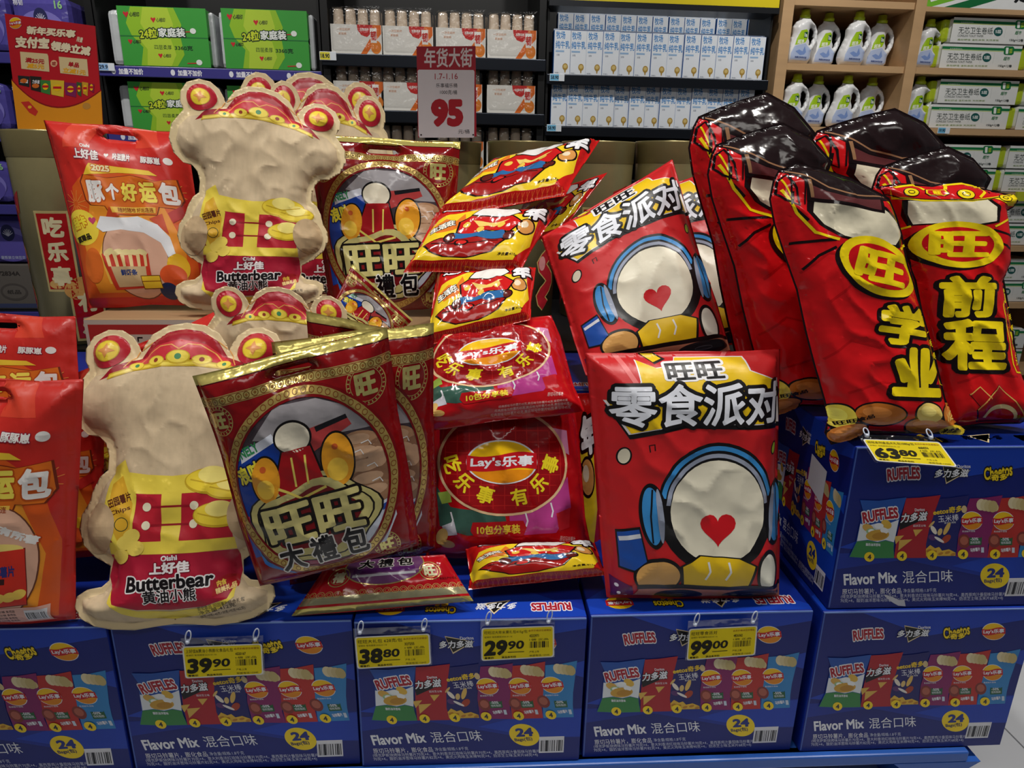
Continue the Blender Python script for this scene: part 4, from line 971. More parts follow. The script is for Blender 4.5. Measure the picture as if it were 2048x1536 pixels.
# ================================================================== PRICE TAGS
CLRP = M_clear('clear_plastic', (.96, .97, 1), .08, .04, .4)
TAGW, TAGH = 15.2, 6.6
def price_tag(px, Y, name, big, small, label, code, seed, dy=(0, 0)):
    p = [at(x, y, Y + d) for (x, y), d in zip(px, (dy[0], dy[0], dy[1], dy[1]))]; o = (p[0] + p[2]) / 2; t = thing('price_tag', label, 'price tag', o)
    Q = [np.array(q - o) for q in p]; n = np.array((p[1] - p[0]).cross(p[3] - p[0]).normalized())
    def f(v):
        u = (v[:, 0] / TAGW)[:, None]; w = (v[:, 1] / TAGH)[:, None]
        return (Q[0] * (1 - u) + Q[1] * u) * (1 - w) + (Q[3] * (1 - u) + Q[2] * u) * w + n * (v[:, 2] * .01)[:, None]
    a = Art(TAGW, TAGH, kind='paper'); a.raw()
    r = .5; cor = [(x + sx * r * math.cos(b), y + sy * r * math.sin(b)) for x, y, sx, sy in ((TAGW - r, TAGH - r, 1, 1), (r, TAGH - r, -1, 1), (r, r, -1, -1), (TAGW - r, r, 1, -1)) for b in ([0, .5, 1, 1.57] if sx * sy > 0 else [1.57, 1, .5, 0])]
    a.P('card', (232, 232, 226), 0, cor); a.P('card', (238, 214, 24), .6, [((x - TAGW / 2) * .965 + TAGW / 2, (y - TAGH / 2) * .93 + TAGH / 2) for x, y in cor])
    INK = (34, 32, 20)
    a.T('lettering', name, INK, 2, (.6, 5.6), (min(9.6, .6 + .95 * len(name)), 5.6), .75, .0); a.T('lettering', '促销价 有效期至2025-01-16', (90, 80, 20), 2, (.6, 4.75), (6.4, 4.75), .38, .0)
    a.T('price_lettering', big, INK, 2, (.6, 2.5), (5.4, 2.6), 3.1, .05, skew=.12); a.T('price_lettering', small, INK, 2, (5.5, 2.95), (8.9, 3.0), 1.7, .03, skew=.12); a.box('price_lettering', INK, 2, 5.5, 1.45, 8.9, 1.58)
    a.T('lettering', '会员价格详见收银台', (150, 60, 20), 2, (9.8, 5.75), (14.6, 5.75), .42, .0); a.T('lettering', code, INK, 2, (10, 4.7), (12, 4.7), .55, .02); a.T('lettering', '1袋 正品', INK, 2, (10, 3.9), (14, 3.9), .42, .0)
    rr = random.Random(seed); x = 10.
    while x < 14: a.box('barcode', INK, 2, x, 2.2, x + rr.choice((.05, .09, .13)), 3.5); x += rr.choice((.14, .2, .26))
    a.T('lettering', '产地:上海', INK, 2, (10, 1.4), (12, 1.4), .42, .0); a.T('lettering', '举报电话:12345', INK, 2, (10, .6), (14.2, .6), .42, .0); a.T('lettering', '零售价', INK, 2, (.6, .55), (2.6, .55), .42, .02); a.T('lettering', '商品条形码', INK, 2, (4.2, .55), (7.2, .55), .42, .02)
    a.bake(); a.emit(f, t)
    hv = f(np.array([(-.2, -.2, -.3), (TAGW + .2, -.2, -.3), (TAGW + .2, TAGH + 1.5, -.3), (-.2, TAGH + 1.5, -.3), (-.2, -.2, -.2), (TAGW + .2, -.2, -.2), (TAGW + .2, TAGH + 1.5, -.2), (-.2, TAGH + 1.5, -.2)]))
    MB().add(hv, [(3, 2, 1, 0), (4, 5, 6, 7), (0, 1, 5, 4), (1, 2, 6, 5), (2, 3, 7, 6), (3, 0, 4, 7)], CLRP).build('clear_sleeve', t)
    for x in (1.2, TAGW - 1.2):
        c = f(np.array([(x, TAGH + 1.0, .15)]))[0]; pts = []
        for k in range(15):
            b_ = 2 * math.pi * k / 14; e = np.array([(x + .9 * math.sin(b_) * .55 + .25 * (1 - math.cos(b_)), TAGH + 1.0 + 1.15 * (1 - math.cos(b_)), .25 + .5 * math.sin(b_ / 2) * 0)]); pts.append(f(e)[0])
        MB().tube(pts, .0013, M((205, 214, 232), 'plastic'), 6).build('plastic_loop', t)
        b = MB(); b.lathe([(.0004, -.004), (.0034, -.003), (.0042, 0), (.0034, .003), (.0004, .004)], tuple(c), 10, M((205, 214, 232), 'plastic'), cap=False); b.build('loop_knob', t)
    return t
YT = 1.128
price_tag([(371, 1357), (527, 1349), (524, 1287), (364, 1293)], YT + .012, '上好佳&黄油小熊膨化食品礼包', '39', '90', 'yellow price tag reading 39.90, hanging below the front bear bag', '4220167', 1)
price_tag([(715, 1338), (862, 1329), (859, 1267), (709, 1274)], YT, '旺旺大礼包 628克/包', '38', '80', 'yellow price tag reading 38.80, left of two on the middle case', '327255', 2)
price_tag([(963, 1322), (1108, 1314), (1108, 1251), (963, 1256)], YT - .003, '旺旺过大年米果礼包415g/包', '29', '90', 'yellow price tag reading 29.90, right of two on the middle case', '4222971', 3)
price_tag([(1373, 1321), (1510, 1310), (1515, 1251), (1378, 1258)], YT - .016, '旺旺零食派对', '99', '00', 'yellow price tag reading 99.00, below the front snack party bag', '4826362', 4)
price_tag([(1753, 922), (1915, 934), (1878, 884), (1725, 878)], 1.095, '旺旺系列食品大礼包1080g/包', '63', '80', 'tilted yellow price tag reading 63.80 on the upper right case', '4684274', 5, (-.012, .018))
# ================================================================== BAGS OF SNACKS
def Q4(px, Ys):
    """corners BL, BR, TR, TL in the photograph and their depths"""
    if not hasattr(Ys, '__len__'): Ys = (Ys,) * 4
    elif len(Ys) == 2: Ys = (Ys[0], Ys[0], Ys[1], Ys[1])
    return [at(x, y, Y) for (x, y), Y in zip(px, Ys)]
def bag(name, label, cat, group, design, px, Ys, T, seed, **kw):
    q = Q4(px, Ys); t = thing(name, label, cat, (q[0] + q[1]) / 2, group)
    design.build(t, q, T=T, seed=seed, **kw); return t
def grow(pts, k, dx=0, dy=0):
    cx = sum(p[0] for p in pts) / len(pts); cy = sum(p[1] for p in pts) / len(pts)
    return [(cx + (x - cx) * k + dx, cy + (y - cy) * k + dy) for x, y in pts]
def heart(cx, cy, r):
    return [(cx + r * 1.0 * (16 * math.sin(t) ** 3) / 16, cy - r * (13 * math.cos(t) - 5 * math.cos(2 * t) - 2 * math.cos(3 * t) - math.cos(4 * t)) / 16) for t in np.linspace(0, 2 * math.pi, 29)[:-1]]
def coin(a, part, cx, cy, r, L, ry=None):
    """ring of red round a gold disc with a four-pointed star"""
    ry = ry or r
    a.E(part, (182, 34, 50), L, cx, cy, r, ry); a.E(part, (236, 206, 60), L + 1, cx, cy, r * .64, ry * .64); a.ring(part, (196, 160, 40), L + 1.3, cx, cy, r * .64, ry * .64, r * .05)
    a.P(part, (222, 150, 80), L + 2, [(cx + (r * .46 if k % 2 == 0 else r * .2) * math.cos(k * math.pi / 4), cy + (ry * .46 if k % 2 == 0 else ry * .2) * math.sin(k * math.pi / 4)) for k in range(8)])

# ---------------------------------------------------------------- snack party bag (red, with the round headphone emblem)
PW, PH = 36., 48.
pq = [(1215, 1197), (1556, 1197), (1558, 700), (1170, 708)]
p = Art(PW, PH, pq, kind='matt'); p.px()
PB = (18, 16, 18)
yel = [(1262, 722), (1298, 738), (1330, 733), (1338, 717), (1473, 716), (1478, 743), (1522, 760), (1546, 762), (1549, 852), (1345, 846), (1246, 868), (1204, 803), (1240, 802), (1266, 765)]
p.P('title_panel', PB, 0, grow(yel, 1.03, 2, 9)); p.P('title_panel', (236, 232, 236), .8, grow(yel, 1.028)); p.P('title_panel', (236, 196, 24), 1.6, yel)
for q_ in ([(1219, 708), (1230, 707), (1263, 772), (1256, 778)], [(1440, 704), (1450, 704), (1440, 716), (1430, 716)]): p.P('stripe_print', (226, 110, 110), 0, q_)
p.P('title_panel', PB, 0, [(1270, 708), (1300, 707), (1320, 720), (1296, 730)]); p.P('title_panel', (236, 196, 24), 1, [(1274, 709), (1298, 709), (1312, 719), (1294, 726)])
p.T('brand_lettering', '旺旺', PB, 3, (1314, 745), (1426, 740), 34, .028, [((236, 236, 240), .1)])
p.T('title_lettering', '零食派对', (232, 236, 246), 3, (1209, 814), (1546, 808), 86, .022, [(PB, .085)], skew=.06)
# plain emblem: pale disc with a blue headphone band and a heart
cx, cy = 1411, 1010
p.E('emblem', PB, 0, cx, cy, 116, 124); p.arc('emblem', (58, 140, 206), 1, cx, cy + 4, 112, 121, 9, math.pi * 1.06, math.pi * 1.94); p.arc('emblem', (150, 158, 178), 1, cx, cy + 6, 101, 108, 8, math.pi * 1.03, math.pi * 1.97)
p.E('emblem', (228, 222, 200), 1.6, cx, cy + 8, 92, 97); 
p.P('emblem', (206, 24, 34), 2.4, heart(cx, cy + 40, 34))
for s_, x in ((-1, 1288), (1, 1534)):
    p.E('headphone_print', PB, 1, x, 1026, 26, 62, s_ * .12); p.E('headphone_print', (58, 140, 206), 2, x + s_ * 2, 1026, 18, 54, s_ * .12); p.E('headphone_print', (150, 158, 178), 3, x - s_ * 12, 1026, 6, 52, s_ * .12); p.line('headphone_print', PB, 3.5, [(x + s_ * 3, 976), (x + s_ * 6, 1026), (x + s_ * 1, 1076)], 3)
p.P('figure_print', PB, 1.8, grow([(1345, 1122), (1378, 1102), (1450, 1106), (1484, 1122), (1474, 1166), (1352, 1166)], 1.08)); p.P('figure_print', (236, 196, 30), 2.6, [(1345, 1122), (1378, 1102), (1450, 1106), (1484, 1122), (1474, 1166), (1352, 1166)])
for x in (1392, 1430): p.line('figure_print', (236, 236, 236), 3.4, [(x, 1112), (x + 4, 1130), (x - 4, 1146)], 4)
p.P('table_print', PB, 3, [(1262, 1156), (1555, 1162), (1555, 1170), (1262, 1166)]); p.P('table_print', (190, 124, 96), 2.8, [(1266, 1164), (1555, 1168), (1555, 1193), (1258, 1191)])
for x, rx in ((1345, 46), (1490, 60)): p.E('table_print', (34, 34, 38), 3.4, x, 1182, rx, 13); p.ring('table_print', (90, 90, 98), 4, x, 1182, rx * .35, 4, 1.6)
p.P('pack_print', PB, 1.8, grow([(1226, 1062), (1262, 1052), (1277, 1112), (1256, 1130), (1232, 1126)], 1.12)); p.P('pack_print', (30, 80, 170), 2.6, [(1226, 1062), (1262, 1052), (1277, 1112), (1256, 1130), (1232, 1126)]); p.P('pack_print', (220, 224, 232), 3.2, [(1228, 1070), (1264, 1060), (1266, 1068), (1230, 1078)])
p.E('snack_print', PB, 1.9, 1300, 1140, 46, 36); p.E('snack_print', (220, 168, 96), 2.7, 1300, 1142, 41, 31)
p.E('snack_print', PB, 1.9, 1514, 1134, 25, 40); p.E('snack_print', (232, 230, 214), 2.7, 1514, 1136, 19, 34); p.P('snack_print', (96, 30, 84), 2, [(1218, 1150), (1252, 1160), (1262, 1190), (1222, 1192)])
for x, y in ((1232, 1178), (1246, 1186), (1228, 1164)): p.E('snack_print', (230, 226, 232), 3, x, y, 3.4, 3.4, n=10)
p.E('snack_print', PB, 0, 1236, 914, 13, 18, .2); p.E('snack_print', (222, 214, 190), 1, 1236, 914, 10, 15, .2); p.E('snack_print', PB, 0, 1531, 902, 7, 14, .2); p.E('snack_print', (170, 200, 60), 1, 1531, 902, 4.6, 11, .2)
p.line('note_print', PB, 0, [(1281, 904), (1279, 891), (1289, 889), (1290, 901)], 2.4)
party = Pouch(PW, PH, [(0, 0), (18, -.3), (36, 0), (36.2, 12), (35.6, 24), (36, 48), (27, 47.7), (18, 48), (9, 47.8), (0, 48), (.3, 24), (-.2, 12)], (200, 34, 38), p, cell=.65, seal=.8, round_=9, kind='matt', wr=.42)
bag('snack_bag', 'red snack party bag standing in front, above the 99.00 price tag', 'snack bag', 'red snack party bags', party, [(1213, 1195), (1558, 1195), (1560, 698), (1170, 706)], (1.18, 1.18, 1.28, 1.26), 5.2, 1.)
bag('snack_bag', 'red snack party bag leaning back, second row, tilted to the left', 'snack bag', 'red snack party bags', party, [(1172, 752), (1462, 704), (1345, 318), (1082, 474)], (1.42, 1.42, 1.64, 1.6), 5.2, 2.4)
bag('snack_bag', 'red snack party bag mostly hidden, behind the tilted one', 'snack bag', 'red snack party bags', party, [(1290, 715), (1520, 680), (1428, 338), (1180, 420)], (1.6, 1.6, 1.82, 1.8), 3.6, 3.7)

# ---------------------------------------------------------------- dark red gift bag with the round clear window
GW, GH = 40., 44.
gq = [(520, 1170), (838, 1088), (775, 655), (388, 750)]
DR = (128, 14, 18); GLD = (214, 192, 116); OLV = (196, 186, 120)
q = Art(GW, GH, gq, kind='film'); q.raw()
q.box('gold_seal_strip', (222, 206, 118), 0, 0, 42.1, 40, 44, kind='foil'); q.box('gold_seal_strip', (60, 8, 12), 0, 0, 41.9, 40, 42.1)
q.box('border_pattern', (206, 184, 110), 0, 0, 37.7, 40, 39.6, kind='foil')
for k in range(25): q.ring('border_pattern', (104, 70, 30), .6, .8 + k * 1.6, 38.65, .66, .66, .16, n=14); q.E('border_pattern', (120, 84, 40), .6, .8 + k * 1.6, 38.65, .28, .28, n=8)
q.line('border_pattern', (120, 30, 20), .5, [(0, 39.4), (40, 39.4)], .1); q.line('border_pattern', (120, 30, 20), .5, [(0, 37.9), (40, 37.9)], .1)
q.px()
def medal(c, r, rot=-.24, ch='旺', L=0):
    x, y = q.p(c); q.raw()
    q.ring('medallion', GLD, L, x, y, r, r, .16, n=32, kind='foil'); q.ring('medallion', GLD, L, x, y, r - .75, r - .75, .12, n=32, kind='foil')
    n = int(r * 7)
    for k in range(n):
        a0 = 2 * math.pi * k / n; u = (math.cos(a0), math.sin(a0)); w = (-u[1], u[0]); m_ = r - .46
        q.P('medallion', GLD, L, [(x + u[0] * (m_ + b) + w[0] * c_, y + u[1] * (m_ + b) + w[1] * c_) for b, c_ in ((-.2, -.12), (-.2, .12), (.22, .12), (.22, -.12))], kind='foil')
    q.T('medallion_lettering', ch, (220, 208, 130), L, (x - r * .55, y), (x + r * .55, y), r * 1.05, .05, kind='foil'); q.px()
medal((452, 842), 3.0); medal((585, 790), 2.7); medal((738, 768), 4.0); medal((778, 1078), 3.2)
wx, wy = q.p((640, 966)); q.raw(); R1 = 17.3
q.E('window', (64, 54, 60), 0, wx, wy, R1, R1 * 1.02, n=56)
q.ring('window_border', (112, 12, 16), 3.4, wx, wy, R1 + 1.6, R1 * 1.02 + 1.6, 2.5, n=60); q.ring('window_border', (196, 168, 96), 4, wx, wy, R1 + 1.1, R1 * 1.02 + 1.1, 1.5, n=60, kind='foil')
for k in range(64):
    a0 = 2 * math.pi * k / 64; q.ring('window_border', (112, 60, 28), 4.6, wx + (R1 + .35) * math.cos(a0), wy + (R1 * 1.02 + .35) * math.sin(a0), .6, .6, .15, n=10)
q.px(); I = 'inner_pack_print'
q.P(I, (24, 62, 156), .6, [(484, 905), (560, 870), (600, 960), (560, 1090), (520, 1110), (496, 1040), (484, 960)]); q.P(I, (150, 146, 150), .6, [(560, 812), (640, 796), (720, 812), (760, 850), (600, 880), (520, 880)])
q.P(I, (170, 60, 60), 1, [(612, 862), (700, 828), (712, 846), (640, 900)]); q.P(I, (26, 26, 30), 1, [(640, 852), (700, 826), (704, 834), (644, 862)]); q.P(I, (210, 214, 226), 1, [(496, 905), (556, 866), (566, 880), (500, 925)])
q.T(I, 'ONELY', (52, 138, 84), 1.6, (484, 915), (530, 890), 20, .04); q.T(I, '浪味', (226, 214, 60), 1.6, (492, 955), (540, 930), 36, .04, [((20, 30, 80), .08)])
for k, (x, y, rx, ry) in enumerate(((735, 905, 42, 24), (742, 930, 44, 24), (748, 954, 42, 22), (760, 975, 36, 20), (726, 880, 36, 20), (766, 915, 26, 40))):
    q.E(I, ((150, 112, 84), (168, 128, 96), (134, 98, 74))[k % 3], 1, x, y, rx, ry, -.2, 20); q.E(I, (186, 150, 120), 1.4, x - 4, y - 4, rx * .7, ry * .5, -.2, 14)
for x, y in ((716, 902), (742, 928), (752, 956), (730, 884)): q.line(I, (224, 220, 218), 2, [(x, y), (x + 14, y - 6), (x + 20, y + 2)], 2)
q.P(I, (206, 212, 226), .8, [(735, 1010), (790, 984), (798, 1020), (776, 1070), (730, 1080)]); q.P(I, (46, 80, 170), 1.2, [(770, 1000), (792, 988), (792, 998), (772, 1010)])
q.P(I, (150, 50, 84), .7, [(596, 1112), (700, 1076), (740, 1088), (690, 1128), (620, 1138)]); q.P(I, (46, 110, 190), .7, [(520, 1080), (580, 1110), (600, 1136), (540, 1116)]); q.P(I, (200, 60, 90), 1, [(488, 1035), (512, 1030), (516, 1050), (494, 1056)])
# plain red coat shape and gold blobs in place of the printed figures
q.E('figure_print', (20, 16, 16), 2, 598, 872, 38, 34, -.2); q.E('figure_print', (226, 218, 196), 2.6, 598, 873, 34, 30, -.2)
q.P('figure_print', (20, 16, 16), 2, grow([(578, 902), (632, 888), (668, 970), (640, 985), (580, 992), (566, 970)], 1.08)); q.P('figure_print', (162, 24, 30), 2.6, [(578, 902), (632, 888), (668, 970), (640, 985), (580, 992), (566, 970)])
for l in ([(596, 912), (606, 968)], [(622, 906), (630, 962)]): q.line('figure_print', (226, 206, 96), 3.2, l, 4)
q.line('figure_print', (226, 206, 96), 3.2, [(572, 972), (618, 990), (664, 966)], 5)
for x, y, k in ((548, 956, .95), (686, 914, 1.1)):
    q.E('figure_print', (24, 18, 14), 2, x, y, 31 * k, 50 * k, -.1); q.E('figure_print', (228, 156, 40), 2.6, x, y, 28 * k, 46 * k, -.1); q.E('figure_print', (240, 196, 70), 3, x, y + 18 * k, 18 * k, 20 * k, -.1); q.E('figure_print', (200, 90, 40), 3.2, x - 6, y - 22 * k, 6, 6)
pc = [(640 + (126 + 9 * math.cos(5 * t)) * math.cos(t), 1040 - 12 + (80 + 8 * math.cos(5 * t)) * math.sin(t)) for t in np.linspace(0, 2 * math.pi, 41)[:-1]]
rt = [(640 + (x - 640) * math.cos(-.28) - (y - 1028) * math.sin(-.28), 1028 + (x - 640) * math.sin(-.28) + (y - 1028) * math.cos(-.28)) for x, y in pc]
q.P('plaque', (26, 20, 16), 1.7, grow(rt, 1.03)); q.P('plaque', OLV, 2.1, rt); q.P('plaque', (26, 20, 16), 2.4, grow(rt, .9)); q.P('plaque', OLV, 2.7, grow(rt, .87)); q.P('plaque', (122, 20, 24), 3, grow(rt, .7))
q.T('brand_lettering', '旺旺', (206, 196, 128), 4.6, (546, 1052), (734, 1000), 72, .034, [((24, 18, 14), .06)])
q.T('name_lettering', '大 禮 包', (16, 14, 16), 5.6, (572, 1106), (742, 1060), 52, .03, [((226, 222, 214), .05)])
gift = Pouch(GW, GH, [(0, 0), (10, -.4), (20, -.2), (30, -.4), (40, 0), (40.3, 14), (39.6, 28), (40, 44), (30, 43.8), (20, 44), (10, 43.8), (0, 44), (.4, 28), (-.3, 14)], DR, q, cell=.65, seal=.7, round_=9,
    holes=[[(15.5, 40.4), (16.4, 40), (22.6, 40), (23.5, 40.4), (22.8, 41), (16.2, 41)]], kind='film', wr=.5)
wave = lambda a, f, ph: (lambda u, v: a * np.clip((v - .72) / .28, 0, 1) ** 1.5 * np.sin(u * f + ph))
GG = 'dark red gift bags with round window'
bag('gift_bag', 'dark red gift bag in front, between the bear bag and the chip bags', 'gift bag', GG, gift, [(520, 1172), (838, 1090), (775, 653), (388, 750)], (1.155, 1.165, 1.19, 1.19), 5., 4.1, bend=wave(1.2, 6, 1))
bag('gift_bag', 'dark red gift bag right behind the front one, showing its right edge', 'gift bag', GG, gift, [(580, 1170), (872, 1100), (868, 644), (545, 682)], (1.262, 1.262, 1.268, 1.268), 4., 5.3, bend=wave(1.2, 5, 2))
bag('gift_bag', 'dark red gift bag third from front, only its gold top edge showing', 'gift bag', GG, gift, [(640, 1040), (850, 1030), (778, 655), (612, 622)], (1.32, 1.32, 1.33, 1.33), 2.4, 6.2, bend=wave(1., 5, 3))
bag('gift_bag', 'upright dark red gift bag on the carton, right of upper bear bag', 'gift bag', GG, gift, [(664, 628), (905, 612), (921, 284), (611, 268)], (1.66, 1.66, 1.75, 1.75), 4.4, 7.7, bend=wave(.8, 6, .4))
bag('gift_bag', 'fallen dark red gift bag tilted edge up, below the upright one', 'gift bag', GG, gift, [(640, 660), (748, 720), (826, 640), (704, 528)], (1.44, 1.44, 1.5, 1.5), 2., 8.4)

# ---------------------------------------------------------------- flat red gift bag lying on the cases
f = Art(42, 16, kind='film'); f.raw()
f.box('gold_seal_strip', (206, 190, 104), 0, 0, 0, 42, 1.8, kind='foil'); f.box('gold_seal_strip', (196, 190, 150), 0, 0, 2.6, 42, 5, kind='foil')
for k in range(20):
    f.ring('lace_pattern', (206, 170, 100), .4, 1 + k * 2.1, 5.6, 1, 1, .16, n=16); f.ring('lace_pattern', (206, 170, 100), .4, 1 + k * 2.1, 5.6, .55, .55, .12, n=12)
f.ring('window_border', (206, 186, 120), 1, 21, 14, 12, 6.6, .35, n=40, kind='foil'); f.E('window', (120, 70, 120), .4, 21, 14, 11.6, 6.2); f.box('window', (206, 206, 214), .9, 12, 10.4, 30, 11.2); f.box('window', (96, 40, 110), .9, 12, 11.6, 30, 13)
for x, ch in ((8.4, '禧'), (34, '旺')):
    f.ring('medallion', GLD, 1.4, x, 10.8, 3, 3, .25, n=28, kind='foil'); f.ring('medallion', GLD, 1.4, x, 10.8, 2.2, 2.2, .14, n=28, kind='foil'); f.T('medallion_lettering', ch, (232, 226, 180), 1.8, (x - 1.7, 10.8), (x + 1.7, 10.8), 3.4, .05)
f.T('name_lettering', '大 禮 包', (18, 14, 18), 2, (13, 14.6), (29.5, 14.6), 2.9, .04, [((226, 220, 214), .06)])
f.T('lettering', '食品生产许可证', (60, 16, 16), 1.4, (36, 8), (40.5, 8), .8, .0)
flat = Pouch(42, 16, [(0, 0), (14, -.3), (28, -.2), (42, 0), (41, 8), (40, 16), (21, 16.3), (2, 16), (1, 8)], (186, 18, 30), f, cell=.65, seal=.5, round_=5, kind='film', wr=.5)
bag('gift_bag', 'flat bright red gift bag lying in front with gold bottom seam', 'gift bag', None, flat, [(583, 1232), (947, 1202), (902, 1108), (642, 1128)], (1.165, 1.165, 1.22, 1.22), 3., 2.2)

# ---------------------------------------------------------------- red chip gift bag with the round emblem
LW, LH = 36., 31.
lq = [(858, 1112), (1180, 1116), (1150, 796), (868, 808)]
l = Art(LW, LH, lq, kind='film'); l.px()
l.P('window', (60, 96, 84), 0, [(872, 960), (900, 1000), (1000, 1012), (1010, 1058), (930, 1058), (880, 1040)]); l.P('window', (186, 66, 142), 0, [(1008, 1000), (1090, 985), (1125, 940), (1132, 1000), (1100, 1050), (1012, 1058)])
l.P('window', (196, 196, 206), .6, [(884, 1040), (906, 1028), (912, 1056), (890, 1060)]); l.P('window', (160, 190, 80), .6, [(876, 975), (898, 968), (902, 990), (884, 996)]); l.P('window', (214, 140, 180), 0, [(1090, 850), (1126, 856), (1130, 900), (1110, 890)]); l.P('window', (200, 40, 50), .6, [(1100, 1010), (1130, 1000), (1128, 1040), (1106, 1046)])
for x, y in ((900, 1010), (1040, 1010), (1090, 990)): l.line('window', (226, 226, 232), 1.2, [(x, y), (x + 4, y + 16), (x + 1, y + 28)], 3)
l.E('emblem', (232, 196, 150), 1, 1000, 916, 125, 101, n=48); l.E('emblem', (150, 16, 22), 1.6, 1000, 916, 120, 96, n=48)
for k in range(-5, 6): l.line('emblem', (178, 30, 30), 2, [(1000 + k * 22, 916 - 88 * math.sqrt(max(.01, 1 - (k * 22 / 118) ** 2))), (1000 + k * 22, 916 + 88 * math.sqrt(max(.01, 1 - (k * 22 / 118) ** 2)))], 2)
for k in range(-4, 5): l.line('emblem', (178, 30, 30), 2, [(1000 - 112 * math.sqrt(max(.01, 1 - (k * 20 / 96) ** 2)), 916 + k * 20), (1000 + 112 * math.sqrt(max(.01, 1 - (k * 20 / 96) ** 2)), 916 + k * 20)], 2)
lays(l, 'round_logo', 996, 913, 68, 41, 3)
for ch, x, y, an in (('吃', 903, 918, 72), ('乐', 924, 951, 46), ('事', 964, 975, 16), ('有', 1028, 978, -14), ('乐', 1066, 953, -42), ('事', 1090, 916, -70)):
    c, s_ = 16 * math.cos(math.radians(an)), 16 * math.sin(math.radians(an)); l.T('slogan_lettering', ch, (238, 216, 40), 3, (x - c, y - s_), (x + c, y + s_), 34, .028)
l.P('count_banner', (184, 20, 26), 2, [(940, 1030), (1036, 1026), (1042, 1040), (1036, 1058), (944, 1062), (936, 1048)]); l.T('count_banner', '10包分享装', (240, 216, 60), 3, (948, 1046), (1030, 1043), 20, .03)
l.E('chip_print', (224, 184, 110), 1, 884, 1062, 10, 18, .3); l.E('chip_print', (214, 170, 96), 1.3, 894, 1078, 14, 9, .3)
l.T('lettering', '原切马铃薯片', (230, 196, 190), 1, (1108, 1062), (1140, 1066), 12, .0)
for k in range(3): l.T('lettering', '经典原味马铃薯片45克,黄瓜味马铃薯片45克,番茄味45克', (226, 190, 184), 1, (1010 - k * 8, 1080 + k * 9), (1148 + k * 3, 1086 + k * 9), 7, .0)
laysb = Pouch(LW, LH, [(-.6, 0), (6, -.4), (18, .2), (30, -.5), (36.6, 0), (35.6, 8), (35.8, 16), (36, 24), (35.2, 31), (24, 31.3), (12, 31), (.8, 31), (0, 22), (.5, 10)], (188, 18, 26), l, cell=.6, seal=.6, round_=8, kind='film', wr=.75)
GL = 'red chip gift bags with round emblem'
bag('chip_gift_bag', 'lower of two red chip gift bags with round emblem', 'snack bag', GL, laysb, [(856, 1112), (1182, 1118), (1150, 792), (868, 806)], (1.31, 1.31, 1.42, 1.42), 5.4, 1.3)
bag('chip_gift_bag', 'upper of two red chip gift bags with round emblem', 'snack bag', GL, laysb, [(838, 862), (1166, 822), (1108, 630), (862, 662)], (1.335, 1.335, 1.47, 1.47), 5.5, 2.8)

# ---------------------------------------------------------------- yellow and red rice cracker bag
SW, SH = 40., 28.
s = Art(SW, SH, kind='film'); s.raw(); K = (30, 10, 10)
s.P('printed_panel', (238, 204, 40), 0, [(1.5, 2.6), (36, 2.6), (38.5, 10), (37, 19), (26, 22), (14, 24), (4, 20), (.8, 10)])
s.P('printed_panel', (226, 120, 40), .4, [(3, 16), (7, 19), (10, 18), (12, 22), (14, 17.5), (11, 14), (6, 13)])
s.box('seal_pattern', (168, 20, 18), 0, .2, 0, 39.8, 2.5)
for k in range(26): s.line('seal_pattern', (206, 90, 40), .5, [(.8 + k * 1.5, .3), (1.6 + k * 1.5, 2.2)], .14); s.line('seal_pattern', (206, 90, 40), .5, [(1.6 + k * 1.5, .3), (.8 + k * 1.5, 2.2)], .14)
boat = [(4, 8.5), (9, 10.5), (16, 11), (24, 10.4), (30, 9.5), (27, 5), (20, 3.2), (12, 3.6), (7, 5.4)]
s.P('boat_print', K, 1, grow(boat, 1.07)); s.P('boat_print', (158, 24, 22), 1.6, boat); s.line('boat_print', K, 2.2, [(6, 8.4), (16, 8), (28, 9)], .35); s.E('boat_print', K, 2.2, 16, 8.4, 2.4, 1.4); s.E('boat_print', (206, 40, 36), 2.6, 16, 8.5, 1.7, .9)
tr = [(12, 12.6), (28, 13.6), (30, 10), (24, 9.4), (20, 11), (13, 10)]; s.P('garment_print', K, 2, grow(tr, 1.08)); s.P('garment_print', (46, 104, 160), 2.6, tr)
for x, y in ((11.4, 10.6), (30.4, 11)): s.E('garment_print', K, 2.4, x, y, 2.1, 2.1); s.E('garment_print', (96, 30, 26), 3, x, y, 1.6, 1.6)
jk = [(13, 13), (12, 18), (15, 20), (22, 19), (28, 20), (32, 17), (30, 13), (24, 14), (18, 12.4)]; s.P('garment_print', K, 2.2, grow(jk, 1.07)); s.P('garment_print', (200, 28, 28), 2.8, jk); s.P('garment_print', (236, 204, 110), 3.2, [(16, 18.4), (22, 16.6), (28, 18.6), (24, 15.4), (19, 15.2)])
for x, y in ((14.6, 16.4), (26, 16.2), (20, 14)): s.E('garment_print', (232, 196, 80), 3.4, x, y, 1.2, 1.2, n=14)
for x, y in ((18.6, 13.2), (20, 12.8), (21.4, 13.2)): s.E('garment_print', (240, 230, 190), 3.8, x, y, .25, .25, n=8)
wc = [(15, 20.6), (17, 24), (22, 25.4), (28, 24.6), (30, 22), (27, 20), (22, 19.4)]; s.P('cloud_print', K, 2.4, grow(wc, 1.08)); s.P('cloud_print', (232, 230, 226), 3, wc)
s.T('slogan_lettering', '生活旺', (240, 236, 224), 1.4, (3.4, 14.4), (10.4, 17.6), 2.6, .05, [(K, .09)])
s.T('brand_lettering', '年', (236, 236, 240), 2, (31.6, 21.4), (38.4, 22.6), 6.4, .07, [(K, .1)]); s.T('brand_lettering', '过大', (236, 236, 240), 2, (4, 25), (14, 26), 3.4, .05, [(K, .1)])
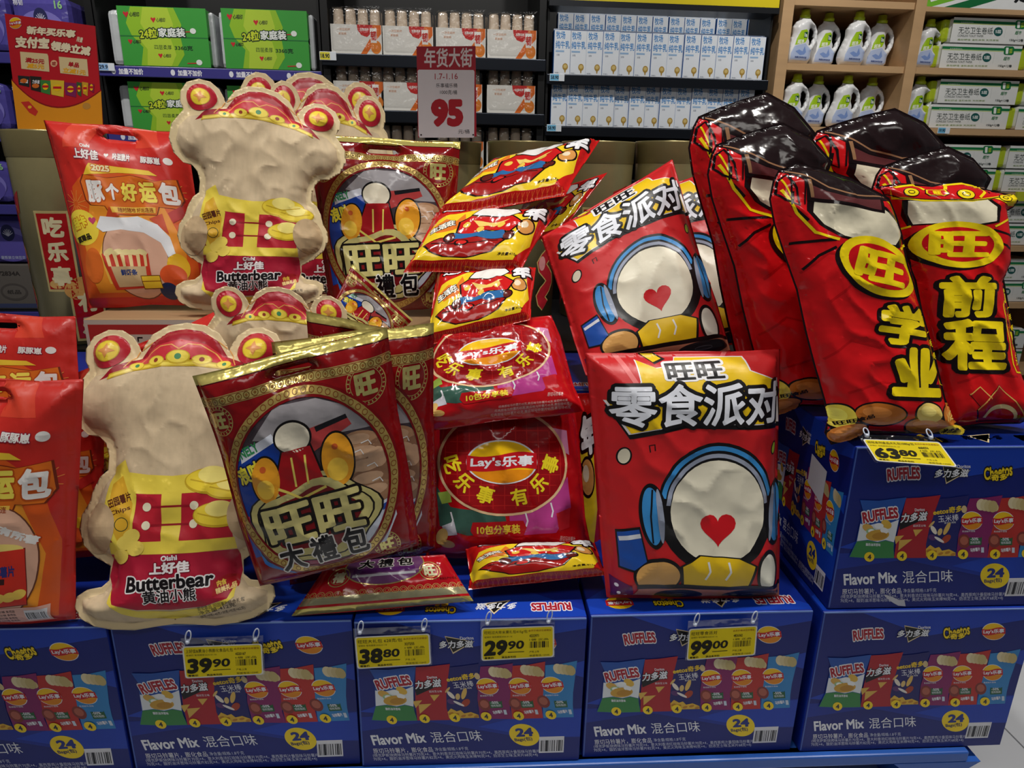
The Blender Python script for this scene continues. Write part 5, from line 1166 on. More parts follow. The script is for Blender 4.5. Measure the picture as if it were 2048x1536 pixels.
s.E('snack_print', K, 1, 34.4, 15.4, 3, 3.4, .4); s.E('snack_print', (214, 150, 80), 1.6, 34.4, 15.4, 2.5, 2.9, .4); s.E('snack_print', (236, 220, 190), 2, 33.8, 16, 1.2, 1.4, .4)
s.T('lettering', '净含量:415g', K, 1, (30, 4.1), (36.6, 4.1), 1.1, .02)
snow = Pouch(SW, SH, [(0, 0), (10, .3), (20, -.2), (30, .3), (40, 0), (39.4, 9), (39.8, 20), (40, 28), (20, 28.3), (0, 28), (.5, 20), (.8, 8)], (192, 24, 22), s, cell=.65, seal=.8, round_=8, kind='film', wr=.6)
GS = 'yellow and red rice cracker bags'
bag('rice_cracker_bag', 'yellow and red cracker bag on top of the stack, right corner up', 'snack bag', GS, snow, [(862, 440), (1130, 392), (1200, 280), (980, 330)], (1.62, 1.62, 1.8, 1.8), 5., 1.)
bag('rice_cracker_bag', 'yellow and red cracker bag, second from top of the stack', 'snack bag', GS, snow, [(806, 545), (1040, 545), (1115, 420), (872, 425)], (1.52, 1.52, 1.66, 1.66), 5.5, 2.2)
bag('rice_cracker_bag', 'yellow and red cracker bag lowest of the stack, above red chip bags', 'snack bag', GS, snow, [(848, 694), (1062, 640), (1072, 535), (872, 545)], (1.42, 1.42, 1.55, 1.55), 5.5, 3.1)
bag('rice_cracker_bag', 'yellow and red cracker bag lying in front, under red chip bags', 'snack bag', GS, snow, [(936, 1180), (1216, 1150), (1190, 1085), (930, 1098)], (1.19, 1.19, 1.27, 1.27), 5., 4.6)
bag('rice_cracker_bag', 'yellow and red cracker bag standing upright behind red chip bags', 'snack bag', GS, snow, [(985, 1135), (1204, 1140), (1198, 785), (1010, 800)], (1.42, 1.42, 1.46, 1.46), 3., 5.4)
bag('rice_cracker_bag', 'yellow and red cracker bag behind the stack, left of tilted party bag', 'snack bag', GS, snow, [(1000, 500), (1120, 470), (1215, 345), (1050, 400)], (1.72, 1.72, 1.85, 1.85), 3., 6.9)

# ---------------------------------------------------------------- red capybara print bag with a carrying slot
CW, CH_ = 36., 44.
def capy_art(qd, variant):
    a = Art(CW, CH_, qd, kind='matt'); a.raw()
    a.P('background_print', (222, 92, 30), 0, [(2, 2), (34, 2), (34, 16), (31, 27), (24, 32), (12, 33), (5, 28), (2, 16)]); a.P('background_print', (238, 150, 44), .4, [(6, 3), (31, 3), (32, 14), (28, 24), (18, 28), (9, 24), (5, 14)]); a.P('background_print', (244, 190, 76), .8, [(10, 5), (28, 5), (28, 14), (22, 21), (13, 20), (9, 12)])
    a.P('background_print', (226, 74, 52), 0, [(7, 43.8), (14, 43.8), (11, 37), (5, 37)]); a.P('background_print', (222, 70, 48), 0, [(22, 43.8), (28, 43.8), (30, 38), (23, 38)])
    for cx, cy in ((5, 24), (31, 27)):
        for k in range(12):
            an = k * math.pi / 6 + .2; a.line('firework_print', (240, 150, 70), 1, [(cx + .6 * math.cos(an), cy + .6 * math.sin(an)), (cx + 3.2 * math.cos(an), cy + 3.2 * math.sin(an))], .14)
    W_ = (240, 236, 232)
    a.T('brand_lettering', '上好佳', W_, 1, (7.6, 35.6), (13.6, 35.4), 2.4, .04, [((150, 30, 60), .08)]); a.T('brand_lettering', 'Oishi', W_, 1, (9.6, 37.6), (11.8, 37.6), .9, .04)
    a.P('brand_lettering', W_, 1, [(x, -y) for x, y in heart(15.6, -35.6, .6)])
    a.T('brand_lettering', '咔滋脆片', W_, 1, (17.2, 35.4), (21.6, 35.2), 1.9, .03, [((150, 30, 60), .08)]); a.T('brand_lettering', '豚豚崽', W_, 1, (24.2, 35), (29.4, 34.6), 1.7, .04, [((150, 30, 60), .08)]); a.E('brand_lettering', W_, 1, 31.2, 34.8, 1.1, .9)
    a.P('title_ribbon', (246, 206, 60), 1, [(9, 30.6), (11, 33.4), (18, 32.8), (26, 32.2), (28, 31), (18, 31.4)]); a.T('title_ribbon', '2025', (246, 232, 180), 2, (11.4, 32.4), (16, 32.2), 1.5, .05, [((206, 90, 30), .08)])
    pl_ = [(8.4, 24.8), (8, 29), (9, 30.6), (15, 30), (21, 30.8), (27, 29.6), (32.4, 30.4), (33.2, 25.4), (31.6, 23.2), (27, 23.4), (26.2, 21.4), (14, 21.4), (13, 23.4), (9.4, 23.6)]
    a.P('title_plaque', (120, 40, 16), 1.6, grow(pl_, 1.03)); a.P('title_plaque', (222, 112, 30), 2.2, pl_)
    for t_, x0, x1, c_, h_ in (('豚', 9, 13.4, W_, 5.2), ('个', 14, 17.4, W_, 4), ('好', 18, 22, (246, 226, 90), 4.4), ('运', 22.6, 27, (246, 226, 90), 5), ('包', 27.6, 32.6, W_, 5.4)):
        a.T('title_lettering', t_, c_, 3, (x0, 26.8), (x1, 26.8), h_, .05, [((190, 80, 20), .06)])
    a.P('title_plaque', (244, 196, 80), 2.8, [(14.6, 21.8), (26, 21.8), (26.2, 23.2), (14.4, 23.2)]); a.T('title_lettering', '随时随地 好运连连', (150, 60, 20), 3.2, (16.2, 22.5), (25.6, 22.5), 1.1, .02)
    if variant == 1:
        a.E('bubble_print', (246, 218, 70), 1, 5.4, 18.4, 4.6, 4.2); a.T('bubble_lettering', '刮卡', (246, 226, 60), 2, (2.8, 19), (7, 20), 2.8, .06, [((206, 120, 20), .08)]); a.T('bubble_lettering', '赢赠品', (50, 40, 20), 2, (3, 15.4), (7.4, 16.4), 1.5, .06, [((240, 226, 60), .08)])
        a.P('bubble_print', (206, 70, 110), 2, [(x, -y) for x, y in heart(8.6, -20, 1)])
        body = (18.6, 11, 8.6, 9.4); band = [(9.4, 18.4), (11, 21), (16, 20.6), (21, 21), (26, 19), (28.6, 16), (29.4, 12), (27.4, 11), (26, 14.6), (22, 17), (16, 17.8), (11, 17.2)]
        a.P('cap_print', (206, 76, 40), 2.4, [(12, 20), (14, 23.2), (16.4, 21)]); a.P('cap_print', (206, 76, 40), 2.4, [(24, 20.4), (27.6, 21.8), (28.6, 16.6)])
    else:
        body = (25, 13, 6, 9.6); band = None
        a.T('bubble_lettering', '心有所薯', W_, 3, (22.4, 20.2), (31, 16.6), 1.5, .06, [((190, 70, 20), .1)])
    a.E('figure_print', (110, 60, 40), 2.6, body[0], body[1], body[2] + .25, body[3] + .25); a.E('figure_print', (224, 176, 150), 3, *body)
    if band: a.P('cap_print', (236, 238, 242), 3.6, band)
    if variant == 1:
        a.P('snack_pack_print', (206, 60, 40), 4, [(9.6, 12), (22, 12), (21.6, 4), (11, 3.6)])
        for k in range(6): a.P('snack_pack_print', (240, 214, 150), 4.4, [(10.4 + 2 * k, 12), (11.4 + 2 * k, 12), (11.6 + 1.9 * k, 9), (10.8 + 1.9 * k, 9)])
        for k in range(5): a.E('snack_pack_print', (244, 226, 160), 4.2, 11.5 + 2.2 * k, 12.4, 1.5, .7, .5 - .2 * k)
        a.P('snack_pack_print', (206, 176, 130), 4.8, [(11.4, 9), (20.6, 9), (20.2, 4.4), (12, 4.2)]); a.T('snack_pack_print', '鲜虾条', (40, 60, 120), 5.2, (13.6, 7.6), (18, 7.6), 1.5, .04)
        a.E('snack_print', (224, 110, 40), 2, 6.6, 9.4, 2.8, 4.2, -.2); a.E('snack_print', (226, 90, 40), 3.4, 27.6, 6.6, 3.6, 2.6); a.E('snack_print', (240, 190, 40), 3, 29.4, 8.6, 2.8, 3.4); a.E('snack_print', (30, 50, 96), 3.4, 25.4, 3, 2.6, 2)
        a.box('snack_print', (120, 70, 20), 5, 18.6, 3.6, 24, 6.8); a.box('snack_print', (240, 200, 50), 5.4, 18.8, 3.8, 23.8, 6.6); a.line('snack_print', (160, 100, 20), 5.8, [(18.8, 5.4), (23.8, 5.4)], .2)
        a.P('snack_print', (190, 40, 36), 2.4, [(29, 22), (32.4, 24), (33.4, 21.6), (30, 19.6)])
    else:
        a.P('snack_pack_print', (110, 20, 16), 4, grow([(20.4, 15), (29, 15.6), (29.4, 5.4), (20.6, 5)], 1.03)); a.P('snack_pack_print', (214, 52, 36), 4.4, [(20.4, 15), (29, 15.6), (29.4, 5.4), (20.6, 5)])
        a.E('snack_pack_print', (240, 216, 120), 4.2, 24.8, 15.6, 4, 1); a.T('snack_pack_print', '田园薯片', (50, 50, 120), 5, (22.2, 11.4), (27.4, 11.8), 2, .04); a.box('snack_pack_print', (60, 30, 30), 5, 22.4, 9.4, 25.6, 10.4)
        for x, y in ((22.6, 7), (24.4, 6.8), (26.4, 7), (28, 7.4)): a.E('snack_pack_print', (244, 206, 90), 5, x, y, 1.3, .9, .3)
        a.box('back_panel', (228, 176, 160), 5.6, .8, .8, 33, 4.8); 
        for k in range(4): a.T('back_lettering', '净含量 配料 马铃薯 植物油 白砂糖 食用盐', (70, 50, 50), 6.2, (17, 4.1 - k * .8), (27, 4.1 - k * .8), .55, .0)
        a.barcode('barcode', 6.2, 28.6, 1.6, 32.6, 4.2, seed=9)
    return a
capo = [(0, 0), (9, -.3), (18, .2), (27, -.3), (36, 0), (35.5, 14), (35.8, 30), (36, 44), (28, 43.6), (18, 44.2), (8, 43.7), (0, 44), (.4, 30), (.6, 14)]
slot = [(14, 41.2), (15, 40.6), (22, 40.4), (23, 41), (22, 41.8), (15, 41.9)]
capA = Pouch(CW, CH_, capo, (206, 44, 36), capy_art(None, 1), cell=.7, seal=.7, round_=9, holes=[slot], kind='matt', wr=.45)
capB = Pouch(CW, CH_, capo, (202, 44, 36), capy_art(None, 2), cell=.7, seal=.7, round_=9, holes=[slot], kind='matt', wr=.45)
GC = 'red lucky bags with carrying slot'
bag('lucky_bag', 'red lucky bag standing on the fragile carton, left of upper bear bag', 'snack bag', GC, capA, [(176, 616), (428, 606), (372, 262), (90, 242)], (1.635, 1.635, 1.75, 1.75), 5., 1.2, bend=wave(.8, 4, 1))
bag('lucky_bag', 'red lucky bag in front at left, cut by the photo edge', 'snack bag', GC, capB, [(-235, 1266), (152, 1238), (168, 758), (-240, 755)], (1.17, 1.17, 1.24, 1.24), 5.4, 2.6)
bag('lucky_bag', 'red lucky bag behind the front left one, a strip of side showing', 'snack bag', GC, capA, [(-60, 1130), (212, 1110), (208, 800), (-40, 790)], (1.31, 1.31, 1.36, 1.36), 2., 3.3)
bag('lucky_bag', 'red lucky bag leaning back above the front left one', 'snack bag', GC, capB, [(-190, 1010), (176, 960), (150, 632), (-170, 622)], (1.36, 1.36, 1.46, 1.46), 2.6, 4.5, bend=wave(1., 5, 1))
bag('lucky_bag', 'red lucky bag lying tilted behind the hat of the front bear bag', 'snack bag', GC, capA, [(226, 1060), (560, 940), (452, 612), (98, 768)], (1.42, 1.42, 1.5, 1.47), 2.6, 5.9)

# ---------------------------------------------------------------- bear shaped bag with the red hat
BWd, BHt = 54., 80.
half = [(0, 1), (11, 0), (20, -1), (32, 0), (40, 2), (47, 6), (50, 12), (49, 17), (44, 20), (37, 21), (33.5, 24), (33, 31), (36, 33), (41, 36), (46.5, 42), (49, 50), (48, 57), (44.5, 63), (42.5, 70), (39.5, 76), (36, 79), (35.6, 86), (37, 92), (40, 96), (46, 97.5), (52, 103), (55, 112), (53.5, 121), (49, 127.5), (46.6, 131), (48.6, 136), (48.6, 142), (45, 148.6), (38, 152.2), (31, 151.8), (25.6, 148), (22.6, 143), (21.4, 139.6), (20.4, 143), (16.4, 149.4), (9, 154)]
ks = BHt / 155.
bo_ = [(BWd / 2 + x * ks, y * ks) for x, y in half] + [(BWd / 2, 155.4 * ks)] + [(BWd / 2 - x * ks, y * ks) for x, y in half[:0:-1]]
def bear_art():
    a = Art(BWd, BHt, None, kind='matt'); a.raw()
    F = lambda pts: [(BWd / 2 + x * ks, y * ks) for x, y in pts]
    E = lambda part, col, L, x, y, rx, ry, rot=0, n=32, kind=None: a.E(part, col, L, BWd / 2 + x * ks, y * ks, rx * ks, ry * ks, rot, n, kind)
    TAN = M((212, 190, 156), 'fur')
    inner = grow(bo_, .93, 0, 1.2)
    a.P('fur_print', TAN, 0, F([(-38, 5), (-46, 9), (-46, 15), (-36, 18), (-30, 26), (-31, 36), (-43, 42), (-45, 52), (-40, 62), (-32, 78), (-32, 88), (-35, 99), (-45, 101), (-50, 112), (-48, 121), (-42, 127), (-26, 129), (-10, 133), (10, 133), (26, 129), (42, 127), (48, 121), (50, 112), (45, 101), (35, 99), (32, 88), (32, 78), (40, 62), (45, 52), (43, 42), (31, 36), (30, 26), (36, 18), (46, 15), (46, 9), (38, 5), (20, 2.5), (0, 4.5), (-20, 2.5)]))
    RD, RD2, YE, YD = (190, 36, 52), (160, 24, 40), (240, 216, 80), (206, 172, 40)
    hat = [(-38, 124.6), (-31, 132), (-21, 136.4), (-16, 145), (-8, 150.6), (0, 152), (8, 150.6), (16, 145), (21, 136.4), (31, 132), (38, 124.6), (22, 130.5), (10, 132), (-10, 132), (-22, 130.5)]
    a.P('hat_print', RD2, 1, F(hat)); a.P('hat_print', (206, 52, 64), 1.6, F([(-28, 130), (-20, 136), (-12, 142.6), (0, 145.4), (12, 142.6), (20, 136), (28, 130), (10, 134.6), (-10, 134.6)]))
    for sx in (-1, 1): a.line('hat_print', (236, 170, 90), 2.2, F([(0, 140), (sx * 4, 142.6), (sx * 10, 142), (sx * 16, 138), (sx * 20, 133)]), .3); a.line('hat_print', (236, 170, 90), 2.2, F([(sx * 16, 145), (sx * 22, 140), (sx * 27, 131)]), .26)
    a.P('hat_trim', YD, 2, F([(-34, 124.6), (-22, 129), (-8, 130.6), (8, 130.6), (22, 129), (34, 124.6), (33, 127.6), (22, 132), (8, 134), (-8, 134), (-22, 132), (-33, 127.6)])); a.P('hat_trim', YE, 2.5, F([(-33, 125.6), (-22, 129.8), (-8, 131.4), (8, 131.4), (22, 129.8), (33, 125.6), (32.6, 127), (22, 131.2), (8, 133), (-8, 133), (-22, 131.2), (-32.6, 127)]))
    for x, y, r in ((0, 135.6, 4.6), (-11, 134, 3.4), (11, 134, 3.4), (-21, 131.6, 2.8), (21, 131.6, 2.8)):
        E('hat_trim', YD, 2.8, x, y, r * 1.3, r * .85, n=20); E('hat_trim', YE, 3.2, x, y + .2, r * 1.15, r * .7, n=20); E('hat_trim', (70, 140, 90) if x in (0, -21, 21) else (150, 60, 40), 3.6, x, y + .3, r * .36, r * .36, n=12)
    for sx in (-1, 1): coin(a, 'coin_print', BWd / 2 + sx * 35.6 * ks, 140 * ks, 9.2 * ks, 3.8)
    # jacket, buttons, ingots, skirt
    a.P('jacket_print', RD, 1, F([(-30, 39), (-28, 70), (-22, 76), (0, 73), (22, 76), (28, 70), (30, 39)])); a.P('jacket_print', YE, 1.6, F([(-29, 68), (-24, 78), (-12, 76), (0, 75), (12, 76), (24, 78), (29, 68), (12, 66.4), (0, 66), (-12, 66.4)]))
    a.P('jacket_print', YE, 1.6, F([(-4.6, 42), (-4.6, 68), (4.6, 68), (4.6, 42)])); a.P('jacket_print', YE, 1.8, F([(-31, 37.4), (-30.4, 43.4), (-12, 43), (12, 43), (30.4, 43.4), (31, 37.4), (12, 36.8), (-12, 36.8)]))
    for y in (60, 51):
        a.line('jacket_print', RD2, 2.4, F([(-11, y), (11, y)]), .5)
        for x in (-12, 11): E('button_print', (240, 232, 200), 3, x, y, 2.2, 2.2, n=16)
    for x, y, k in ((19, 72, 1.05), (27, 68, .9), (23, 55, 1.)):
        E('ingot_print', YD, 3, x, y, 12.6 * k, 6.4 * k); E('ingot_print', (242, 214, 60), 3.4, x, y + .4, 12 * k, 5.6 * k); E('ingot_print', (250, 232, 130), 3.8, x, y + 3 * k, 6.6 * k, 4 * k); a.line('ingot_print', YD, 4.2, F([(x - 10 * k, y + 1), (x, y - 1.6 * k), (x + 10 * k, y + 1)]), .3)
    E('fur_print', M((200, 172, 134), 'fur'), 4.6, 36, 53, 9, 13, .25); E('fur_print', M((200, 172, 134), 'fur'), 4.6, -37, 50, 9.4, 13, -.2)
    a.P('chip_pack_print', YE, 3, F([(-31, 80), (-24, 84), (-17, 66), (-19, 44), (-26, 38), (-34, 56)])); a.P('chip_pack_print', (226, 176, 50), 3.4, F([(-30, 72), (-25, 76), (-19, 62), (-20, 48), (-26, 44), (-31, 56)])); a.T('chip_pack_print', '田园薯片', (90, 40, 20), 3.8, F([(-31, 62)])[0], F([(-20, 66)])[0], 2.4, .03); a.T('chip_pack_print', 'Chips', (90, 40, 20), 3.8, F([(-30, 57)])[0], F([(-20, 60)])[0], 1.5, .02); a.ring('chip_pack_print', (60, 70, 40), 3.8, *F([(-24, 52)])[0], 1.8, 1.8, .2, n=20)
    for x, y in ((-22, 43), (-17, 40), (-25, 36), (-19, 46)): E('chip_pack_print', (246, 220, 100), 4.4, x, y, 4.4, 3.6, .4, 16)
    E('fur_print', M((200, 172, 134), 'fur'), 4.8, -37, 46, 6.4, 8, -.2)
    a.P('skirt_print', (176, 30, 56), 1, F([(-31, 37), (31, 37), (33, 26), (30, 14), (16, 10), (0, 9), (-16, 10), (-30, 14), (-33, 26)])); a.P('skirt_print', YE, 1.6, F([(-31, 20), (-28, 13.4), (-16, 9.4), (0, 8), (16, 9.4), (28, 13.4), (31, 20), (31, 14), (24, 8.4), (14, 5), (0, 3.6), (-14, 5), (-24, 8.4), (-31, 14)]))
    OW = (240, 236, 236); OB = (24, 18, 22)
    a.T('brand_lettering', 'Oishi', OW, 2, F([(-4, 34.6)])[0], F([(4, 35)])[0], 1.4, .05, [((150, 20, 40), .08)]); a.T('brand_lettering', '上好佳', OW, 2, F([(-10, 29.6)])[0], F([(10, 30.4)])[0], 3.0, .05, [((120, 16, 36), .08)])
    a.T('name_lettering', 'Butterbear', OB, 2, F([(-21, 22.4)])[0], F([(21, 23.8)])[0], 3.8, .035, [(OW, .07)]); a.T('name_lettering', '黄油小熊', OB, 2, F([(-13, 15.8)])[0], F([(13, 16.8)])[0], 3.4, .022, [(OW, .07)]); a.T('name_lettering', '©黄油小熊', (90, 30, 40), 2, F([(-6, 12.4)])[0], F([(5, 12.8)])[0], 1.1, .0)
    a.P('gift_badge', (170, 30, 40), 2, F([(21, 14.6), (32, 18.6), (32, 24), (27, 25), (21, 22)])); a.T('gift_badge', '内含', (246, 206, 80), 2.6, F([(22.6, 20.6)])[0], F([(26.6, 21.8)])[0], 1.6, .05); a.T('gift_badge', '精美礼品', (246, 216, 140), 2.6, F([(22.4, 17)])[0], F([(31, 19.8)])[0], 1.5, .04)
    for k, t_ in enumerate(('膨化食品 田园薯片组合礼包', '净含量:412克', '(80克+60克+40克+30克+70克+62克)')): a.T('small_lettering', t_, (50, 36, 28), 2, F([(13, 8.6 - k * 2.4)])[0], F([(36 - 4 * (k == 1), 12.6 - k * 2.4)])[0], 1.1, .0)
    a.line('small_lettering', (150, 120, 90), 1.4, F([(0, 3), (0, 8)]), .35)
    return a
bear = Pouch(BWd, BHt, bo_, M((228, 206, 162), 'matt'), bear_art(), cell=.8, seal=2.2, round_=11, kind='matt', wr=.62)
GB = 'bear shaped snack bags with red hats'
bag('bear_bag', 'tan bear shaped bag with red hat standing in front, at left', 'snack bag', GB, bear, [(138, 1264), (558, 1240), (584, 644), (158, 650)], (1.152, 1.152, 1.39, 1.39), 5.4, 1.5)
bag('bear_bag', 'tan bear shaped bag with red hat standing on the carton, tilted right', 'snack bag', GB, bear, [(342, 622), (652, 612), (696, 212), (348, 138)], (1.55, 1.55, 1.66, 1.64), 4., 2.7)
bag('bear_bag', 'tan bear shaped bag lying back between gift bags, coin ear up', 'snack bag', GB, bear, [(440, 980), (740, 980), (700, 588), (408, 560)], (1.37, 1.37, 1.43, 1.42), 2.4, 3.8)
bag('bear_bag', 'bear shaped bag directly behind the upper one, hat and coin ears showing', 'snack bag', GB, bear, [(520, 620), (790, 620), (778, 190), (528, 145)], (1.875, 1.875, 1.93, 1.93), 3., 4.4)
bag('bear_bag', 'rearmost bear shaped bag, only its hat top showing by tissue packs', 'snack bag', GB, bear, [(470, 626), (790, 626), (766, 160), (470, 130)], (1.96, 1.96, 2.02, 2.02), 3., 5.6)

# ---------------------------------------------------------------- tall red bags: graduation cap and hat of fortune
TW, TH_ = 32., 64.
YL, RR, KK = (244, 216, 20), (206, 16, 24), (22, 10, 12)
def tall_base(a, dx, dy):
    for pts in ([(2, 40), (8, 44), (14, 43), (20, 46)], [(3, 20), (9, 24), (15, 22), (22, 26)], [(6, 33), (12, 37), (20, 35), (27, 38)], [(6, 12), (14, 14), (24, 12)]): a.raw().line('swirl_pattern', (180, 12, 18), 0, pts, .5)
def inward(lp):
    """unit directions from an outline's corners into the shape"""
    P = np.array(lp, float); t = np.roll(P, -1, 0) - np.roll(P, 1, 0); n = np.stack([-t[:, 1], t[:, 0]], 1); n /= np.hypot(*n.T)[:, None]
    ar = (P[:, 0] * np.roll(P[:, 1], -1) - np.roll(P[:, 0], -1) * P[:, 1]).sum()
    return n if ar > 0 else -n
def disc(a, c, rx, ry, rot, tp, tq_, th):
    a.E('round_badge', KK, 1, c[0] - 30, c[1] + 20, rx, ry, rot, 40); a.E('round_badge', YL, 1.6, c[0], c[1], rx, ry, rot, 40); a.E('round_badge', RR, 2.2, c[0], c[1], rx * .79, ry * .74, rot, 40); a.T('badge_lettering', '旺', YL, 3, tp, tq_, th, .05)
tq4 = [(1648, 886), (1925, 866), (1800, 333), (1532, 340)]
def cap_design(whole):
    a = Art(TW, TH_, tq4, kind='film')
    tall_base(a, 0, 0); a.tile(1528, 380)
    a.P('pale_panel', KK, .6, grow([(330, 100), (600, 130), (850, 150), (1010, 260), (1040, 330), (960, 420), (760, 410), (540, 360), (400, 270), (320, 180)], 1.14)); a.P('pale_panel', (224, 216, 190), 1.2, [(330, 100), (600, 130), (850, 150), (1010, 260), (1040, 330), (960, 420), (760, 410), (540, 360), (400, 270), (320, 180)])
    for c_, pts in ((YL, [(110, 0), (200, 180), (330, 330), (500, 385)]), (YL, [(830, 20), (960, 110), (1000, 240)]), (KK, [(180, 20), (170, 130), (280, 240)]), (KK, [(170, 400), (480, 385)]), (KK, [(260, 600), (360, 500), (480, 440)]), (YL, [(1010, 450), (1110, 400)])): a.line('line_print', c_, .6 if c_ == KK else .9, pts, 20)
    disc(a, (820, 590), 345, 200, .42, (625, 545), (1035, 640), 240)
    a.T('title_lettering', '学', YL, 2, (815, 1010), (1225, 1060), 310, .045, [(KK, .075)]); a.T('title_lettering', '业', YL, 2, (915, 1390), (1340, 1410), 390, .055, [(KK, .075)])
    loop = [(1260, 1100), (1290, 1075), (1330, 1110), (1420, 1520), (1380, 1500), (1270, 1180), (1260, 1100)]; a.line('slogan_frame', YL, 1, loop, 9); a.T('slogan_lettering', '锦', YL, 1, (1290, 1160), (1340, 1175), 60, .02); a.T('slogan_lettering', '鲤', YL, 1, (1320, 1260), (1370, 1275), 60, .02)
    a.tile(1528, 760)
    for x, y, rx, ry, r_, c_ in ((560, 260, 110, 90, .6, (236, 214, 80)), (840, 240, 190, 90, .1, (190, 110, 40)), (1240, 340, 170, 70, .1, (196, 120, 44)), (1440, 250, 100, 95, 0, (200, 116, 40)), (1210, 230, 110, 80, .3, (232, 206, 110)), (640, 400, 150, 80, -.2, (200, 120, 50)), (1500, 400, 130, 60, .2, (226, 196, 50))):
        a.E('coin_print', KK, 1, x, y, rx + 14, ry + 14, r_); a.E('coin_print', c_, 1.7, x, y, rx, ry, r_); a.E('coin_print', tuple(min(255, v + 26) for v in c_), 2.2, x - rx * .15, y - ry * .2, rx * .6, ry * .5, r_)
    a.T('coin_print', '10亿', (240, 210, 120), 3, (1390, 270), (1500, 255), 80, .02, skew=.2); a.T('lettering', '旺旺食品', KK, 3, (530, 320), (800, 250), 36, .03); a.T('lettering', '净含量', KK, 3, (1390, 390), (1510, 380), 46, .03)
    a.px(); CB = (30, 18, 20)
    top = [(1640, 318), (1688, 306), (1740, 330), (1782, 372)] if whole else [(1640, 340), (1700, 358)]
    brd = [(1557, 342), (1594, 328)] + ([(1640, 314), (1690, 302), (1744, 327), (1786, 370)] if whole else [(1640, 337), (1702, 355)]) + [(1779, 393), (1770, 402), (1692, 404), (1632, 388)]
    a.P('cap_board', KK, 2, brd); a.P('cap_board', CB, 2.6, grow(brd, .94))
    a.line('cap_board', (150, 110, 80), 3, [(1568, 344), (1606, 360), (1640, 380), (1692, 395), (1764, 392)], 3); a.P('cap_band', KK, 1.9, [(1596, 356), (1598, 404), (1660, 414), (1748, 428), (1752, 390)]); a.P('cap_band', (92, 44, 46), 2.5, [(1602, 374), (1606, 399), (1660, 407), (1742, 422), (1745, 400), (1690, 402), (1636, 388)]); a.P('cap_band', (150, 112, 80), 3.2, [(1599, 364), (1606, 364), (1611, 398), (1605, 398)])
    for pts in ([(1552, 362), (1566, 352), (1580, 380), (1584, 412), (1560, 400), (1548, 386)],):
        a.line('line_print', KK, 2, pts + pts[:1], 4); a.line('line_print', YL, 2, [(1558, 360), (1572, 400)], 3)
    for x in (1596, 1572): a.line('line_print', KK, 2.4, [(x, 350), (x - 2, 410)], 3)
    tp_ = [(1556, 341), (1594, 327)] + ([(1640, 313), (1690, 301), (1744, 326), (1787, 370)] if whole else [(1640, 336), (1702, 354)]) + [(1778, 392)]
    oc = [tuple(a.p(t)) for t in tp_ + [(1792, 424), (1803, 460), (1815, 520), (1840, 600), (1868, 700), (1890, 790), (1906, 835), (1930, 858), (1925, 868), (1880, 866), (1800, 864), (1735, 862), (1700, 878), (1662, 888), (1648, 862), (1655, 830), (1645, 790), (1625, 720), (1607, 650), (1590, 570), (1565, 500), (1545, 440), (1537, 395), (1545, 360)]]
    a.raw(); ino = [tuple(np.array(p_) + .45 * n_) for p_, n_ in zip(oc, inward(oc))]
    a.P('edge_print', KK, .2, oc, [ino[::-1]])
    return Pouch(TW, TH_, oc, (206, 20, 26), a, cell=.65, seal=.9, round_=8, kind='film', wr=.75)
capbag, caprear = cap_design(False), cap_design(True)
GT = 'tall red bags with a graduation cap'
bag('cap_bag', 'tall red graduation cap bag in front with two large yellow characters', 'snack bag', GT, capbag, [(1648, 888), (1925, 868), (1800, 333), (1532, 340)], (1.15, 1.15, 1.28, 1.28), 4.4, 1.1)
bag('cap_bag', 'tall red graduation cap bag at left, leaning behind the front one', 'snack bag', GT, caprear, [(1518, 834), (1790, 815), (1678, 282), (1408, 288)], (1.31, 1.31, 1.4, 1.4), 4.4, 2.9)
bag('cap_bag', 'tall red graduation cap bag rearmost at left, cap against the milk shelf', 'snack bag', GT, caprear, [(1468, 800), (1740, 780), (1646, 222), (1372, 232)], (1.44, 1.44, 1.52, 1.52), 4., 3.6)
bag('cap_bag', 'tall red graduation cap bag at right, cap just above the fortune hat', 'snack bag', GT, caprear, [(1800, 800), (2060, 790), (2000, 322), (1740, 332)], (1.33, 1.33, 1.41, 1.41), 3.6, 4.4)
bag('cap_bag', 'tall red graduation cap bag at rear right, cap below detergent bottles', 'snack bag', GT, caprear, [(1690, 790), (1980, 780), (1912, 252), (1606, 260)], (1.57, 1.57, 1.63, 1.63), 3.6, 5.2)

fq = [(1880, 862), (2075, 838), (2040, 366), (1755, 372)]
a = Art(TW, 60, fq, kind='film'); tall_base(a, 0, 0); a.tile(1528, 380)
pf = [(1090, 150), (1300, 150), (1600, 150), (1700, 140), (1760, 220), (1740, 360), (1600, 390), (1400, 370), (1150, 380), (1110, 280)]
a.P('pale_panel', KK, .6, grow(pf, 1.1)); a.P('pale_panel', (226, 218, 192), 1.2, pf)
for c_, pts in ((YL, [(1730, 410), (1960, 290)]), (YL, [(1020, 440), (1140, 395)]), (KK, [(1720, 440), (1950, 500)]), (KK, [(1790, 560), (1900, 600)])): a.line('line_print', c_, .8, pts, 18)
disc(a, (1475, 565), 330, 205, .1, (1255, 565), (1700, 570), 230)
a.T('title_lettering', '前', YL, 2, (1345, 1000), (1760, 1000), 320, .045, [(KK, .075)]); a.T('title_lettering', '程', YL, 2, (1380, 1345), (1835, 1350), 350, .04, [(KK, .075)])
lp = [(1830, 1060), (1850, 1030), (1900, 1030), (1930, 1070), (2010, 1480), (1990, 1525), (1930, 1520), (1900, 1470)]; a.line('slogan_frame', YL, 1, lp + lp[:1], 11)
for k, ch in enumerate('钱程似锦'): a.T('slogan_lettering', ch, YL, 1, (1862 + k * 20, 1130 + 103 * k), (1938 + k * 22, 1132 + 103 * k), 84, .012)
